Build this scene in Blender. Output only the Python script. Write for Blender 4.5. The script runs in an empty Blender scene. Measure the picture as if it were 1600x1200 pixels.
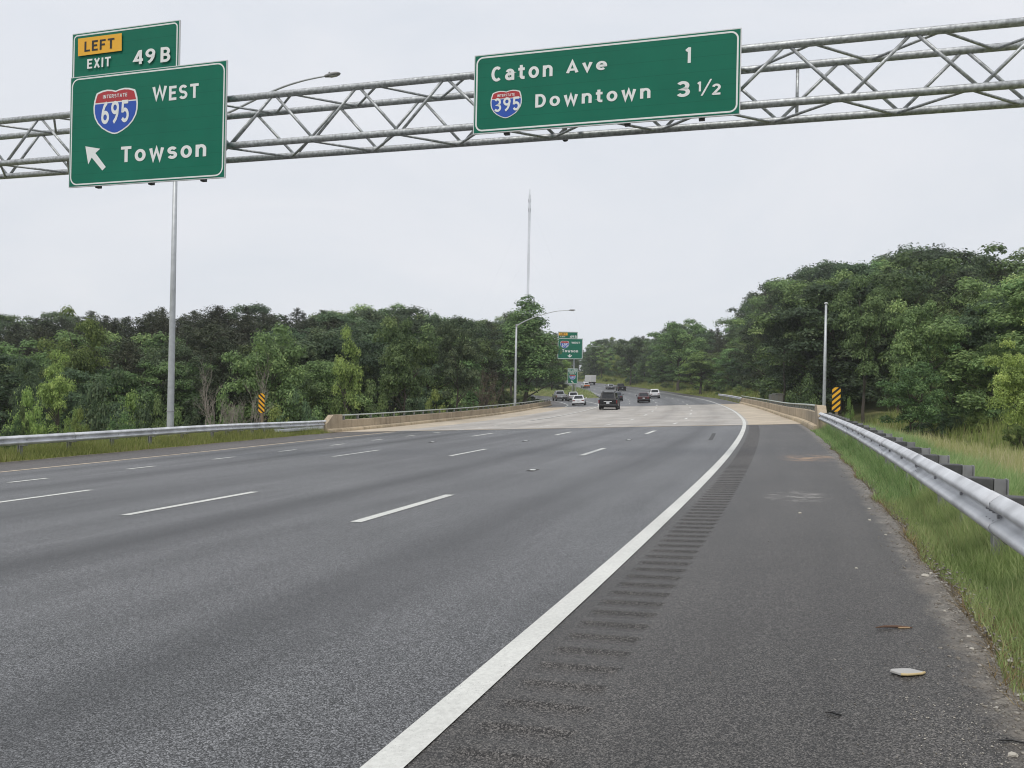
import bpy, bmesh, math, random
import numpy as np
from mathutils import Vector, Matrix
C = bpy.context.scene
R = math.radians
random.seed(7); rng = np.random.default_rng(7)

# ------------------------------------------------------------------ camera
F = 1293.0; ROLL = 0.02; CAMZ = 1.57
cr, sr = math.cos(ROLL), math.sin(ROLL)
cam_d = bpy.data.cameras.new('camera'); cam = bpy.data.objects.new('camera', cam_d)
C.collection.objects.link(cam); C.camera = cam
cam_d.sensor_width = 36; cam_d.lens = F/1600*36; cam_d.clip_start = 0.1; cam_d.clip_end = 9000
cam.matrix_world = Matrix(((cr, -sr, 0, 0), (0, 0, -1, 0), (sr, cr, 0, CAMZ), (0, 0, 0, 1)))

# ------------------------------------------------------------------ sky, sun, exposure
SUN_EL, SUN_AZ = R(58), R(205)          # azimuth clockwise from +Y: behind the camera, a little to the left
w = bpy.data.worlds.new('World'); C.world = w; w.use_nodes = True
nt = w.node_tree; nt.nodes.clear()
def wn(t, **k):
    n = nt.nodes.new(t)
    for a, b in k.items(): setattr(n, a, b)
    return n
sky = wn('ShaderNodeTexSky', sky_type='NISHITA', sun_disc=False, sun_elevation=SUN_EL, sun_rotation=SUN_AZ, dust_density=3.0)
tc = wn('ShaderNodeTexCoord'); mp = wn('ShaderNodeMapping'); mp.inputs['Scale'].default_value = (1, 1, 2.6)
nz = wn('ShaderNodeTexNoise'); nz.inputs['Scale'].default_value = 1.7; nz.inputs['Detail'].default_value = 6; nz.inputs['Roughness'].default_value = .6; nz.inputs['Distortion'].default_value = .6
rp = wn('ShaderNodeValToRGB')
rp.color_ramp.elements[0].position = .34; rp.color_ramp.elements[0].color = (7.0, 7.4, 8.05, 1)
rp.color_ramp.elements[1].position = .68; rp.color_ramp.elements[1].color = (8.0, 8.15, 8.6, 1)
mx = wn('ShaderNodeMix', data_type='RGBA'); mx.inputs[0].default_value = .94
bg = wn('ShaderNodeBackground'); bg.inputs['Strength'].default_value = .110
out = wn('ShaderNodeOutputWorld')
L = nt.links.new
L(tc.outputs['Generated'], mp.inputs[0]); L(mp.outputs[0], nz.inputs['Vector']); L(nz.outputs['Fac'], rp.inputs[0])
L(sky.outputs[0], mx.inputs[6]); L(rp.outputs[0], mx.inputs[7]); L(mx.outputs[2], bg.inputs['Color']); L(bg.outputs[0], out.inputs[0])
sl = bpy.data.lights.new('sun', 'SUN'); sl.energy = 1.8; sl.angle = R(16); sl.color = (1, .96, .9)
sun = bpy.data.objects.new('sun', sl); C.collection.objects.link(sun)
sdir = Vector((math.sin(SUN_AZ)*math.cos(SUN_EL), math.cos(SUN_AZ)*math.cos(SUN_EL), math.sin(SUN_EL)))
sun.rotation_euler = (-sdir).to_track_quat('-Z', 'Y').to_euler()
C.view_settings.view_transform = 'Standard'; C.view_settings.look = 'None'
C.view_settings.exposure = 0; C.view_settings.gamma = 1
C.cycles.use_denoising = True; C.cycles.denoiser = 'OPENIMAGEDENOISE'; C.cycles.denoising_input_passes = 'RGB_ALBEDO_NORMAL'; C.cycles.denoising_prefilter = 'ACCURATE'; C.cycles.filter_width = 1.1; C.cycles.sample_clamp_indirect = 4
C.cycles.volume_bounces = 1; C.cycles.max_bounces = 6; C.cycles.diffuse_bounces = 3; C.cycles.glossy_bounces = 2; C.cycles.transmission_bounces = 3

# ------------------------------------------------------------------ helpers
def tag(o, label=None, cat=None, group=None, kind=None):
    if label: o['label'] = label
    if cat: o['category'] = cat
    if group: o['group'] = group
    if kind: o['kind'] = kind
    return o
def empty(name, loc=(0, 0, 0), rz=0):
    o = bpy.data.objects.new(name, None); C.collection.objects.link(o)
    o.location = loc; o.rotation_euler = (0, 0, rz); o.empty_display_size = .3
    return o
def link(name, me, mat=None, parent=None, smooth=False):
    o = bpy.data.objects.new(name, me); C.collection.objects.link(o)
    if mat:
        me.materials.clear(); me.materials.append(mat)
    if parent: o.parent = parent
    if smooth: me.polygons.foreach_set('use_smooth', [True]*len(me.polygons))
    return o
def copy_tree(o, parent=None):
    c = o.copy(); C.collection.objects.link(c)
    if parent: c.parent = parent
    for ch in list(o.children): copy_tree(ch, c)
    return c
def np_mesh(name, v, f, tint=None, uv=None):
    """v (n,3); f list of (m,k) int arrays"""
    me = bpy.data.meshes.new(name); v = np.asarray(v, np.float32)
    me.vertices.add(len(v)); me.vertices.foreach_set('co', v.ravel())
    li = np.concatenate([a.ravel() for a in f]).astype(np.int32)
    tot = np.concatenate([np.full(len(a), a.shape[1]) for a in f]).astype(np.int32)
    st = np.concatenate([[0], np.cumsum(tot)[:-1]]).astype(np.int32)
    me.loops.add(len(li)); me.loops.foreach_set('vertex_index', li)
    me.polygons.add(len(tot)); me.polygons.foreach_set('loop_start', st); me.polygons.foreach_set('loop_total', tot)
    me.update(calc_edges=True)
    if tint is not None:
        a = me.attributes.new('tint', 'FLOAT', 'POINT'); a.data.foreach_set('value', np.asarray(tint, np.float32))
    if uv is not None:
        u = me.uv_layers.new(name='ds'); u.data.foreach_set('uv', np.asarray(uv, np.float32)[li].ravel())
    return me
class MB:
    def __init__(s): s.v = []; s.f = []
    def add(s, vs, fs):
        n = len(s.v); s.v += [tuple(p) for p in vs]; s.f += [tuple(i+n for i in q) for q in fs]; return s
    def box(s, a, b, M=None):
        x0, y0, z0 = a; x1, y1, z1 = b
        vs = [(x0,y0,z0),(x1,y0,z0),(x1,y1,z0),(x0,y1,z0),(x0,y0,z1),(x1,y0,z1),(x1,y1,z1),(x0,y1,z1)]
        if M is not None: vs = [tuple(M @ Vector(p)) for p in vs]
        return s.add(vs, [(3,2,1,0),(4,5,6,7),(0,1,5,4),(1,2,6,5),(2,3,7,6),(3,0,4,7)])
    def tube(s, pts, r, n=8, cap=True):
        pts = [Vector(p) for p in pts]; rs = r if isinstance(r, (list, tuple)) else [r]*len(pts)
        vs = []; up = None
        for i, p in enumerate(pts):
            d = (pts[min(i+1, len(pts)-1)]-pts[max(i-1, 0)]).normalized()
            if up is None: up = d.orthogonal().normalized()
            else:
                up = up - d*up.dot(d); up = up.normalized() if up.length > 1e-6 else d.orthogonal().normalized()
            q = d.cross(up)
            for k in range(n):
                a = 2*math.pi*k/n; vs.append(p+(up*math.cos(a)+q*math.sin(a))*rs[i])
        fs = [(i*n+k, i*n+(k+1) % n, (i+1)*n+(k+1) % n, (i+1)*n+k) for i in range(len(pts)-1) for k in range(n)]
        if cap: fs += [tuple(range(n))[::-1], tuple((len(pts)-1)*n+k for k in range(n))]
        return s.add(vs, fs)
    def prism(s, poly, axis, a, b):
        """poly of 2-D points extruded along axis ('x','y','z') from a to b"""
        def P(u, v, t): return {'x': (t,u,v), 'y': (u,t,v), 'z': (u,v,t)}[axis]
        n = len(poly)
        vs = [P(u, v, a) for u, v in poly]+[P(u, v, b) for u, v in poly]
        return s.add(vs, [tuple(range(n))[::-1], tuple(range(n, 2*n))]+[(i, (i+1) % n, n+(i+1) % n, n+i) for i in range(n)])
    def mesh(s, name):
        me = bpy.data.meshes.new(name); me.from_pydata(s.v, [], s.f); me.update()
        bm = bmesh.new(); bm.from_mesh(me); bmesh.ops.recalc_face_normals(bm, faces=bm.faces); bm.to_mesh(me); bm.free()
        return me
    def build(s, name, mat, parent=None, smooth=False, bevel=0):
        o = link(name, s.mesh(name), mat, parent, smooth)
        if bevel:
            m = o.modifiers.new('bevel', 'BEVEL'); m.width = bevel; m.segments = 2; m.limit_method = 'ANGLE'
        return o

# ------------------------------------------------------------------ materials
def mat(name, col, rough=.6, metal=0., spec=None, noise=None, bump=None, coat=0):
    """noise = (scale, amount, detail) brightness mottling in object space; bump = (scale, strength)"""
    m = bpy.data.materials.new(name); m.use_nodes = True; n = m.node_tree.nodes; l = m.node_tree.links.new
    b = n['Principled BSDF']; b.inputs['Roughness'].default_value = rough; b.inputs['Metallic'].default_value = metal
    b.inputs['Base Color'].default_value = (*col, 1)
    if spec is not None: b.inputs['Specular IOR Level'].default_value = spec
    if coat: b.inputs['Coat Weight'].default_value = coat; b.inputs['Coat Roughness'].default_value = .06
    if noise or bump: t = n.new('ShaderNodeTexCoord')
    if noise:
        z = n.new('ShaderNodeTexNoise'); z.inputs['Scale'].default_value = noise[0]; z.inputs['Detail'].default_value = noise[2]
        r = n.new('ShaderNodeValToRGB'); a = noise[1]
        r.color_ramp.elements[0].position = .3; r.color_ramp.elements[0].color = (*[c*(1-a) for c in col], 1)
        r.color_ramp.elements[1].position = .7; r.color_ramp.elements[1].color = (*[min(1, c*(1+a)) for c in col], 1)
        l(t.outputs['Object'], z.inputs['Vector']); l(z.outputs['Fac'], r.inputs[0]); l(r.outputs[0], b.inputs['Base Color'])
    if bump:
        z2 = n.new('ShaderNodeTexNoise'); z2.inputs['Scale'].default_value = bump[0]; z2.inputs['Detail'].default_value = 4
        bp = n.new('ShaderNodeBump'); bp.inputs['Strength'].default_value = bump[1]; bp.inputs['Distance'].default_value = .02
        l(t.outputs['Object'], z2.inputs['Vector']); l(z2.outputs['Fac'], bp.inputs['Height']); l(bp.outputs[0], b.inputs['Normal'])
    return m
class NG:
    """small node-building helper"""
    def __init__(s, name):
        s.m = bpy.data.materials.new(name); s.m.use_nodes = True; s.n = s.m.node_tree.nodes; s.l = s.m.node_tree.links.new; s.b = s.n['Principled BSDF']
    def put(s, sock, v):
        if isinstance(v, bpy.types.NodeSocket): s.l(v, sock)
        else: sock.default_value = v
    def math(s, op, a, b=0., c=0., clamp=False):
        q = s.n.new('ShaderNodeMath'); q.operation = op; q.use_clamp = clamp
        for i, x in enumerate((a, b, c)): s.put(q.inputs[i], x)
        return q.outputs[0]
    def noise(s, vec, scale, detail=3, rough=.5, out='Fac'):
        q = s.n.new('ShaderNodeTexNoise'); s.l(vec, q.inputs['Vector']); q.inputs['Scale'].default_value = scale
        q.inputs['Detail'].default_value = detail; q.inputs['Roughness'].default_value = rough; return q.outputs[out]
    def voro(s, vec, scale, out='Color', feat='F1'):
        q = s.n.new('ShaderNodeTexVoronoi'); q.feature = feat; s.l(vec, q.inputs['Vector']); q.inputs['Scale'].default_value = scale; return q.outputs[out]
    def ramp(s, fac, stops):
        q = s.n.new('ShaderNodeValToRGB'); e = q.color_ramp.elements
        while len(e) < len(stops): e.new(.5)
        for i, (p, c) in enumerate(stops):
            e[i].position = p; e[i].color = (*c, 1) if not isinstance(c, (int, float)) else (c, c, c, 1)
        s.l(fac, q.inputs[0]); return q.outputs[0]
    def mix(s, f, a, b, mode='MIX'):
        q = s.n.new('ShaderNodeMix'); q.data_type = 'RGBA'; q.blend_type = mode
        s.put(q.inputs[0], f)
        for i, x in ((6, a), (7, b)):
            if isinstance(x, tuple): x = (*x[:3], 1)
            s.put(q.inputs[i], x)
        return q.outputs[2]
    def coord(s, k='Object'): return s.n.new('ShaderNodeTexCoord').outputs[k]
    def uv(s):
        q = s.n.new('ShaderNodeUVMap'); q.uv_map = 'ds'; x = s.n.new('ShaderNodeSeparateXYZ'); s.l(q.outputs[0], x.inputs[0]); return q.outputs[0], x.outputs[0], x.outputs[1]
    def mapping(s, vec, sc):
        q = s.n.new('ShaderNodeMapping'); s.l(vec, q.inputs[0]); q.inputs['Scale'].default_value = sc; return q.outputs[0]
    def bump(s, h, st, dist):
        q = s.n.new('ShaderNodeBump'); s.l(h, q.inputs['Height']); q.inputs['Strength'].default_value = st; q.inputs['Distance'].default_value = dist; s.l(q.outputs[0], s.b.inputs['Normal'])

def asphalt(name, dark, light, lanes=False, brown=0.):
    g = NG(name); P = g.coord(); uvv, u, v = g.uv()
    cell = g.n.new('ShaderNodeSeparateXYZ'); g.l(g.voro(P, 165), cell.inputs[0])
    fine = g.noise(P, 420, 2)
    agg = g.math('ADD', g.math('MULTIPLY', cell.outputs[0], .6), g.math('MULTIPLY', fine, .45))
    mid = tuple((a+b)/2 for a, b in zip(dark, light))
    col = g.ramp(agg, [(.16, tuple(c*.3 for c in dark)), (.42, dark), (.60, light), (.74, tuple(c*1.8 for c in light)), (.88, tuple(min(.7, c*3.2) for c in light))])
    big = g.noise(P, .35, 4, .6); med = g.noise(g.mapping(uvv, (1.3, .12, 1)), 1.0, 4, .6)
    col = g.mix(1, col, g.ramp(big, [(.3, .86), (.7, 1.12)]), 'MULTIPLY')
    col = g.mix(1, col, g.ramp(med, [(.3, .76), (.7, 1.22)]), 'MULTIPLY')
    if lanes:
        t = g.math('FRACT', g.math('DIVIDE', g.math('SUBTRACT', u, 1.6-3.73*4), 3.73))
        w1 = g.math('ABSOLUTE', g.math('SUBTRACT', t, .5))
        band = g.math('SUBTRACT', 1, g.math('DIVIDE', w1, .24), clamp=True)
        wob = g.ramp(g.noise(g.mapping(uvv, (.7, .05, 1)), 1.0, 3), [(.3, .25), (.65, 1.)])
        k = g.math('MULTIPLY', g.math('MULTIPLY', band, wob), .80)
        col = g.mix(k, col, (.022, .022, .023))
        jt = g.math('SUBTRACT', 1, g.math('DIVIDE', g.math('ABSOLUTE', g.math('ADD', g.math('SUBTRACT', u, 16.28), g.math('MULTIPLY', g.noise(g.mapping(uvv, (0, .25, 1)), 1.0, 4), .12))), .05), clamp=True)
        col = g.mix(g.math('MULTIPLY', jt, .75), col, (.02, .02, .02))
    else:
        # pale scuffs and a spill of orange sand on the shoulder
        def spot(d0, s0, rd, rs):
            a = g.math('POWER', g.math('DIVIDE', g.math('SUBTRACT', u, d0), rd), 2); b = g.math('POWER', g.math('DIVIDE', g.math('SUBTRACT', v, s0), rs), 2)
            return g.math('SUBTRACT', 1, g.math('ADD', a, b), clamp=True)
        n1 = g.ramp(g.noise(g.mapping(uvv, (2.2, 4.5, 1)), 1.0, 5, .65), [(.48, 0.), (.62, 1.)])
        col = g.mix(g.math('MULTIPLY', g.math('MULTIPLY', spot(-.3, 20.2, .75, 1.3), n1), 1.3, clamp=True), col, (.42, .26, .14))
        n2 = g.ramp(g.noise(g.mapping(uvv, (3, 7, 1)), 1.0, 5, .7), [(.5, 0.), (.6, 1.)])
        col = g.mix(g.math('MULTIPLY', g.math('MULTIPLY', spot(.05, 12.6, .5, .8), n2), 1.0, clamp=True), col, (.38, .36, .33))
        # pale grit thickening towards the edge
        e = g.math('DIVIDE', g.math('SUBTRACT', -.25, u), .75, clamp=True)
        n3 = g.ramp(g.voro(P, 42, 'Distance'), [(.10, 1.), (.22, 0.)])
        n4 = g.ramp(g.noise(P, 1.7, 4), [(.45, 0.), (.62, 1.)])
        if brown: col = g.mix(g.math('MULTIPLY', g.math('MULTIPLY', e, n3), n4), col, (.42, .40, .36))
    if brown:
        so = g.ramp(g.noise(P, 7, 6, .7), [(.3, (.09, .075, .058)), (.5, (.17, .15, .125)), (.7, (.27, .25, .215))])
        so = g.mix(1, so, g.ramp(g.voro(P, 70), [(.1, .55), (.9, 1.4)]), 'MULTIPLY')
        ed = g.math('ADD', g.math('DIVIDE', g.math('SUBTRACT', -.82, u), .14), g.math('MULTIPLY', g.math('SUBTRACT', g.noise(P, 3.2, 6, .7), .5), 3.2))
        gx = g.math('MULTIPLY', g.math('ADD', ed, .5, clamp=True), .9)
        col = g.mix(gx, col, so)
    g.l(col, g.b.inputs['Base Color']); g.b.inputs['Roughness'].default_value = .45; g.b.inputs['Specular IOR Level'].default_value = .38
    g.bump(g.math('ADD', g.voro(P, 150, 'Distance'), g.math('MULTIPLY', fine, .5)), .5, .004)
    return g.m

def concrete(name, col, streak=True, stain=(.16, .12, .08), lanes=False):
    g = NG(name); P = g.coord()
    c = g.mix(1, (*col, 1), g.ramp(g.noise(P, .8, 5, .6), [(.3, .8), (.7, 1.15)]), 'MULTIPLY')
    c = g.mix(1, c, g.ramp(g.noise(P, .16, 5, .65), [(.35, .84), (.65, 1.08)]), 'MULTIPLY')
    c = g.mix(1, c, g.ramp(g.noise(P, 22, 3), [(.3, .88), (.7, 1.1)]), 'MULTIPLY')
    if streak:
        s = g.ramp(g.noise(g.mapping(P, (2.4, 2.4, .25)), 1.0, 4, .65), [(.50, 0.), (.72, .55)])
        c = g.mix(s, c, stain)
    if lanes:
        uvv, u, v = g.uv(); t = g.math('FRACT', g.math('DIVIDE', g.math('SUBTRACT', u, 1.6-3.73*4), 3.73))
        band = g.math('SUBTRACT', 1, g.math('DIVIDE', g.math('ABSOLUTE', g.math('SUBTRACT', t, .5)), .3), clamp=True)
        wob = g.ramp(g.noise(g.mapping(uvv, (.5, .05, 1)), 1.0, 4, .6), [(.3, .1), (.65, 1.)])
        c = g.mix(g.math('MULTIPLY', g.math('MULTIPLY', band, wob), .42), c, (.17, .16, .15))
        c = g.mix(g.ramp(g.noise(g.mapping(uvv, (1.2, .09, 1)), 1.0, 5, .6), [(.5, 0.), (.75, .35)]), c, (.27, .23, .18))
    g.l(c, g.b.inputs['Base Color']); g.b.inputs['Roughness'].default_value = .85; g.b.inputs['Specular IOR Level'].default_value = .3
    g.bump(g.noise(P, 30, 4), .25, .01)
    return g.m

def foliage(name, stops, trans=.35, rough=.55, obvar=.45):
    g = NG(name)
    a = g.n.new('ShaderNodeAttribute'); a.attribute_name = 'tint'
    oi = g.n.new('ShaderNodeObjectInfo')
    col = g.ramp(a.outputs['Fac'], stops)
    col = g.mix(1, col, g.ramp(oi.outputs['Random'], [(0, 1-obvar), (1, 1+obvar)]), 'MULTIPLY')
    hs = g.n.new('ShaderNodeHueSaturation'); hs.inputs['Saturation'].default_value = 1
    g.put(hs.inputs['Hue'], g.math('ADD', .472, g.math('MULTIPLY', g.math('FRACT', g.math('MULTIPLY', oi.outputs['Random'], 17.3)), .05)))
    g.l(col, hs.inputs['Color'])
    g.l(hs.outputs[0], g.b.inputs['Base Color']); g.b.inputs['Roughness'].default_value = rough; g.b.inputs['Specular IOR Level'].default_value = .25
    tr = g.n.new('ShaderNodeBsdfTranslucent'); g.l(hs.outputs[0], tr.inputs[0])
    ms = g.n.new('ShaderNodeMixShader'); ms.inputs[0].default_value = trans
    g.l(g.b.outputs[0], ms.inputs[1]); g.l(tr.outputs[0], ms.inputs[2]); g.l(ms.outputs[0], g.n['Material Output'].inputs[0])
    return g.m

M = {}
M['lane'] = asphalt('lane_asphalt', (.036, .036, .037), (.114, .115, .118), lanes=True)
M['shoulder'] = asphalt('shoulder_asphalt', (.027, .0245, .0225), (.070, .065, .060), brown=1)
M['shoulder_left'] = asphalt('left_shoulder_asphalt', (.036, .030, .027), (.080, .068, .061))
M['rumble'] = M['shoulder']
M['deck'] = concrete('deck_concrete', (.44, .415, .382), streak=False, lanes=True)
M['deck_sand'] = concrete('sandy_deck_concrete', (.50, .43, .335), streak=False)
M['parapet'] = concrete('parapet_concrete', (.43, .355, .255))
M['kerb'] = concrete('parapet_base_concrete', (.52, .43, .30))
M['joint'] = mat('joint_rubber', (.06, .058, .055), .8)
def worn_paint():
    g = NG('white_road_paint'); P = g.coord(); c = g.mix(1, (.64, .64, .60), g.ramp(g.noise(P, 40, 5), [(.3, .88), (.7, 1.08)]), 'MULTIPLY')
    c = g.mix(1, c, g.ramp(g.noise(P, .8, 5, .65), [(.3, .86), (.7, 1.06)]), 'MULTIPLY')
    wr = g.math('MULTIPLY', g.ramp(g.noise(P, 130, 3, .6), [(.60, 0.), (.68, 1.)]), g.ramp(g.noise(P, 2.2, 5, .6), [(.4, .2), (.65, .9)]))
    c = g.mix(wr, c, (.12, .12, .12)); g.l(c, g.b.inputs['Base Color']); g.b.inputs['Roughness'].default_value = .65; return g.m
M['white_paint'] = worn_paint()
M['yellow_paint'] = mat('worn_yellow_paint', (.60, .49, .35), .7, noise=(5, .25, 6))
M['skid'] = mat('tyre_rubber_mark', (.07, .07, .07), .8)
M['galv'] = mat('galvanised_rail', (.64, .65, .67), .48, .25, noise=(2.6, .24, 8))
M['galv_dull'] = mat('galvanised_post', (.34, .34, .35), .6, .35, noise=(6, .2, 5))
M['post'] = mat('weathered_steel_post', (.28, .28, .285), .7, .2, noise=(6, .2, 5))
M['block'] = mat('dark_spacer_block', (.075, .075, .075), .7, noise=(8, .3, 4))
M['truss'] = mat('galvanised_truss', (.40, .415, .42), .5, .55, noise=(14, .38, 6))
M['truss_brown'] = mat('weathered_truss', (.10, .075, .06), .7, .2)
M['alu'] = mat('aluminium_rail', (.50, .54, .50), .45, .4, noise=(4, .1, 4))
M['alu_dark'] = mat('rail_post', (.22, .23, .22), .6, .3)
M['pole'] = mat('galvanised_pole', (.46, .48, .49), .5, .4, noise=(5, .1, 4))
M['lamp_grey'] = mat('lamp_housing', (.22, .22, .21), .5)
M['lens'] = mat('lamp_lens', (.5, .5, .48), .2)
def sign_green():
    g = NG('sign_green'); P = g.coord(); x = g.n.new('ShaderNodeSeparateXYZ'); g.l(P, x.inputs[0])
    c = g.ramp(g.noise(P, .9, 4), [(.3, (.0055, .138, .085)), (.7, (.0065, .160, .098))])
    f = g.math('FRACT', g.math('DIVIDE', x.outputs[2], .305)); se = g.math('LESS_THAN', f, .03)
    c = g.mix(g.math('MULTIPLY', se, .35), c, (.003, .06, .04)); g.l(c, g.b.inputs['Base Color'])
    g.b.inputs['Roughness'].default_value = .6; g.b.inputs['Specular IOR Level'].default_value = .2
    return g.m
M['green'] = sign_green()
M['sign_white'] = mat('sign_white', (.78, .80, .78), .5)
M['sign_yellow'] = mat('sign_yellow', (.82, .42, .02), .45)
M['black'] = mat('black_paint', (.012, .012, .012), .5)
M['shield_blue'] = mat('shield_blue', (.012, .075, .42), .45)
M['shield_red'] = mat('shield_red', (.42, .025, .03), .45)
M['alu_edge'] = mat('sign_edge_aluminium', (.62, .63, .62), .4, .3)
M['wood'] = mat('weathered_post', (.20, .155, .10), .85, noise=(7, .3, 5))
M['bark'] = mat('bark', (.075, .062, .05), .9, noise=(6, .35, 5))
M['bark_pale'] = mat('bare_branch', (.25, .22, .185), .9, noise=(6, .3, 5))
M['twig_brown'] = mat('brown_twigs', (.11, .08, .06), .9, noise=(6, .3, 5))
M['stone'] = mat('pale_stone', (.46, .43, .37), .8, noise=(20, .15, 4))
M['tower'] = mat('mast_steel', (.10, .105, .13), .7, 0)
G1 = [(0, (0.064, 0.104, 0.044)), (.45, (0.140, 0.220, 0.082)), (.8, (0.234, 0.326, 0.121)), (1, (0.336, 0.421, 0.169))]
G2 = [(0, (0.093, 0.142, 0.044)), (.45, (0.221, 0.313, 0.093)), (.8, (0.356, 0.455, 0.134)), (1, (0.378, 0.443, 0.161))]
G3 = [(0, (0.045, 0.070, 0.039)), (.5, (0.094, 0.144, 0.074)), (1, (0.180, 0.232, 0.114))]
GP = [(0, (.034, .044, .027)), (.5, (.070, .086, .048)), (.85, (.108, .118, .066)), (1, (.125, .120, .075))]
M['leaf_mid'] = foliage('leaf_mid_green', G1)
M['leaf_light'] = foliage('leaf_light_green', G2)
M['leaf_dark'] = foliage('leaf_dark_green', G3)
M['needle'] = foliage('pine_needles', GP, trans=.15, obvar=.3)
M['grass'] = foliage('verge_grass', [(0, (.13, .205, .065)), (.5, (.30, .435, .165)), (.85, (.48, .57, .28)), (1, (.42, .38, .19))], trans=.4, obvar=0)
M['weeds'] = foliage('weed_grass', [(0, (.11, .15, .04)), (.5, (.26, .32, .09)), (.85, (.40, .42, .17)), (1, (.42, .37, .19))], trans=.4, obvar=0)
M['meadow'] = foliage('meadow_grass', [(0, (.20, .25, .085)), (.4, (.38, .43, .18)), (.75, (.54, .54, .28)), (1, (.66, .62, .41))], trans=.4, obvar=0)
def ground_mat(name, c0, c1, c2, sc=.25, edge=False):
    g = NG(name); P = g.coord()
    c = g.ramp(g.noise(P, sc, 6, .65), [(.3, c0), (.5, c1), (.72, c2)])
    c = g.mix(1, c, g.ramp(g.noise(P, 9, 4), [(.3, .7), (.7, 1.25)]), 'MULTIPLY')
    g.l(c, g.b.inputs['Base Color']); g.b.inputs['Roughness'].default_value = .95; g.b.inputs['Specular IOR Level'].default_value = .1
    if edge:
        uvv, u, v = g.uv()
        e = g.math('SUBTRACT', 1, g.math('DIVIDE', g.math('ABSOLUTE', g.math('ADD', u, 1.0)), g.math('MULTIPLY', g.noise(P, 2.5, 5), .42)), clamp=True)
        so = g.ramp(g.noise(P, 7, 6, .7), [(.3, (.10, .085, .065)), (.5, (.19, .17, .14)), (.7, (.30, .275, .235))])
        so = g.mix(1, so, g.ramp(g.voro(P, 70), [(.1, .55), (.9, 1.4)]), 'MULTIPLY')
        c = g.mix(g.math('MULTIPLY', e, 2.5, clamp=True), c, so); g.l(c, g.b.inputs['Base Color'])
    g.bump(g.noise(P, 14, 5), .6, .05); return g.m
M['terrain'] = ground_mat('grassy_soil', (.10, .125, .04), (.16, .175, .065), (.24, .22, .11), edge=True)
M['ground'] = ground_mat('forest_floor', (.035, .04, .018), (.05, .055, .022), (.07, .06, .03), .05)

# ------------------------------------------------------------------ the road's own geometry: arc length s, offset d to the left
PSI, K0, K1, K2 = -.35049, .00189, -.00374, .01443
NK = np.array([-60, 0, 20, 40, 60, 80, 100, 130, 160, 200, 260, 340, 460], float)
NZ = np.array([-1.40, -1.567, -1.676, -1.779, -2.018, -2.069, -2.041, -1.837, -1.708, -1.196, .156, 2.294, 5.0])+CAMZ
NM = np.gradient(NZ, NK)
S = np.arange(-60, 460.01, 1.0)
_th = PSI+K0*S+K1*S**2*1e-3+K2*np.clip(S, 0, 420)**3*1e-6
_th = np.where(S < 0, PSI+K0*S, _th)
_x = np.concatenate([[0], np.cumsum(-np.sin((_th[1:]+_th[:-1])/2))]); _y = np.concatenate([[0], np.cumsum(np.cos((_th[1:]+_th[:-1])/2))])
_i0 = int(np.argmin(np.abs(S))); _x -= _x[_i0]; _y -= _y[_i0]
def smooth(a, b, x): t = np.clip((x-a)/(b-a), 0, 1); return t*t*(3-2*t)
def zprof(s):
    i = np.clip(np.searchsorted(NK, s)-1, 0, len(NK)-2); h = NK[i+1]-NK[i]; t = (s-NK[i])/h
    return (2*t**3-3*t**2+1)*NZ[i]+(t**3-2*t**2+t)*h*NM[i]+(-2*t**3+3*t**2)*NZ[i+1]+(t**3-t**2)*h*NM[i+1]
def zroad(s, d):
    s = np.asarray(s, float); d = np.asarray(d, float)
    sc = np.clip(s, 0, 400)/100
    z = zprof(s)-(.05147+.0003*sc-.00182*sc**2)*(d-2)
    return z+.13*smooth(12, 17, d)*smooth(42, 62, s)*(1-smooth(100, 125, s))
def theta(s): return np.interp(s, S, _th)
def xy(s, d):
    t = theta(s); return np.interp(s, S, _x)-np.cos(t)*d, np.interp(s, S, _y)-np.sin(t)*d
def rp3(s, d, dz=0.):
    x, y = xy(s, d); return Vector((float(x), float(y), float(zroad(s, d))+dz))
def sd_of(x, y):
    x = np.atleast_1d(np.asarray(x, float)); y = np.atleast_1d(np.asarray(y, float))
    i = np.argmin((x[:, None]-_x[None])**2+(y[:, None]-_y[None])**2, 1)
    dx = x-_x[i]; dy = y-_y[i]; t = _th[i]
    return S[i]+(-np.sin(t)*dx+np.cos(t)*dy), -(np.cos(t)*dx+np.sin(t)*dy)
def ramp_right(s): return np.interp(s, [100, 107, 119, 141, 165, 185, 210, 260], [16.4, 16.5, 17.2, 20.1, 24.2, 28.2, 34, 50])
BR0, BR1 = 42.0, 106.0           # the bridge
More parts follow.
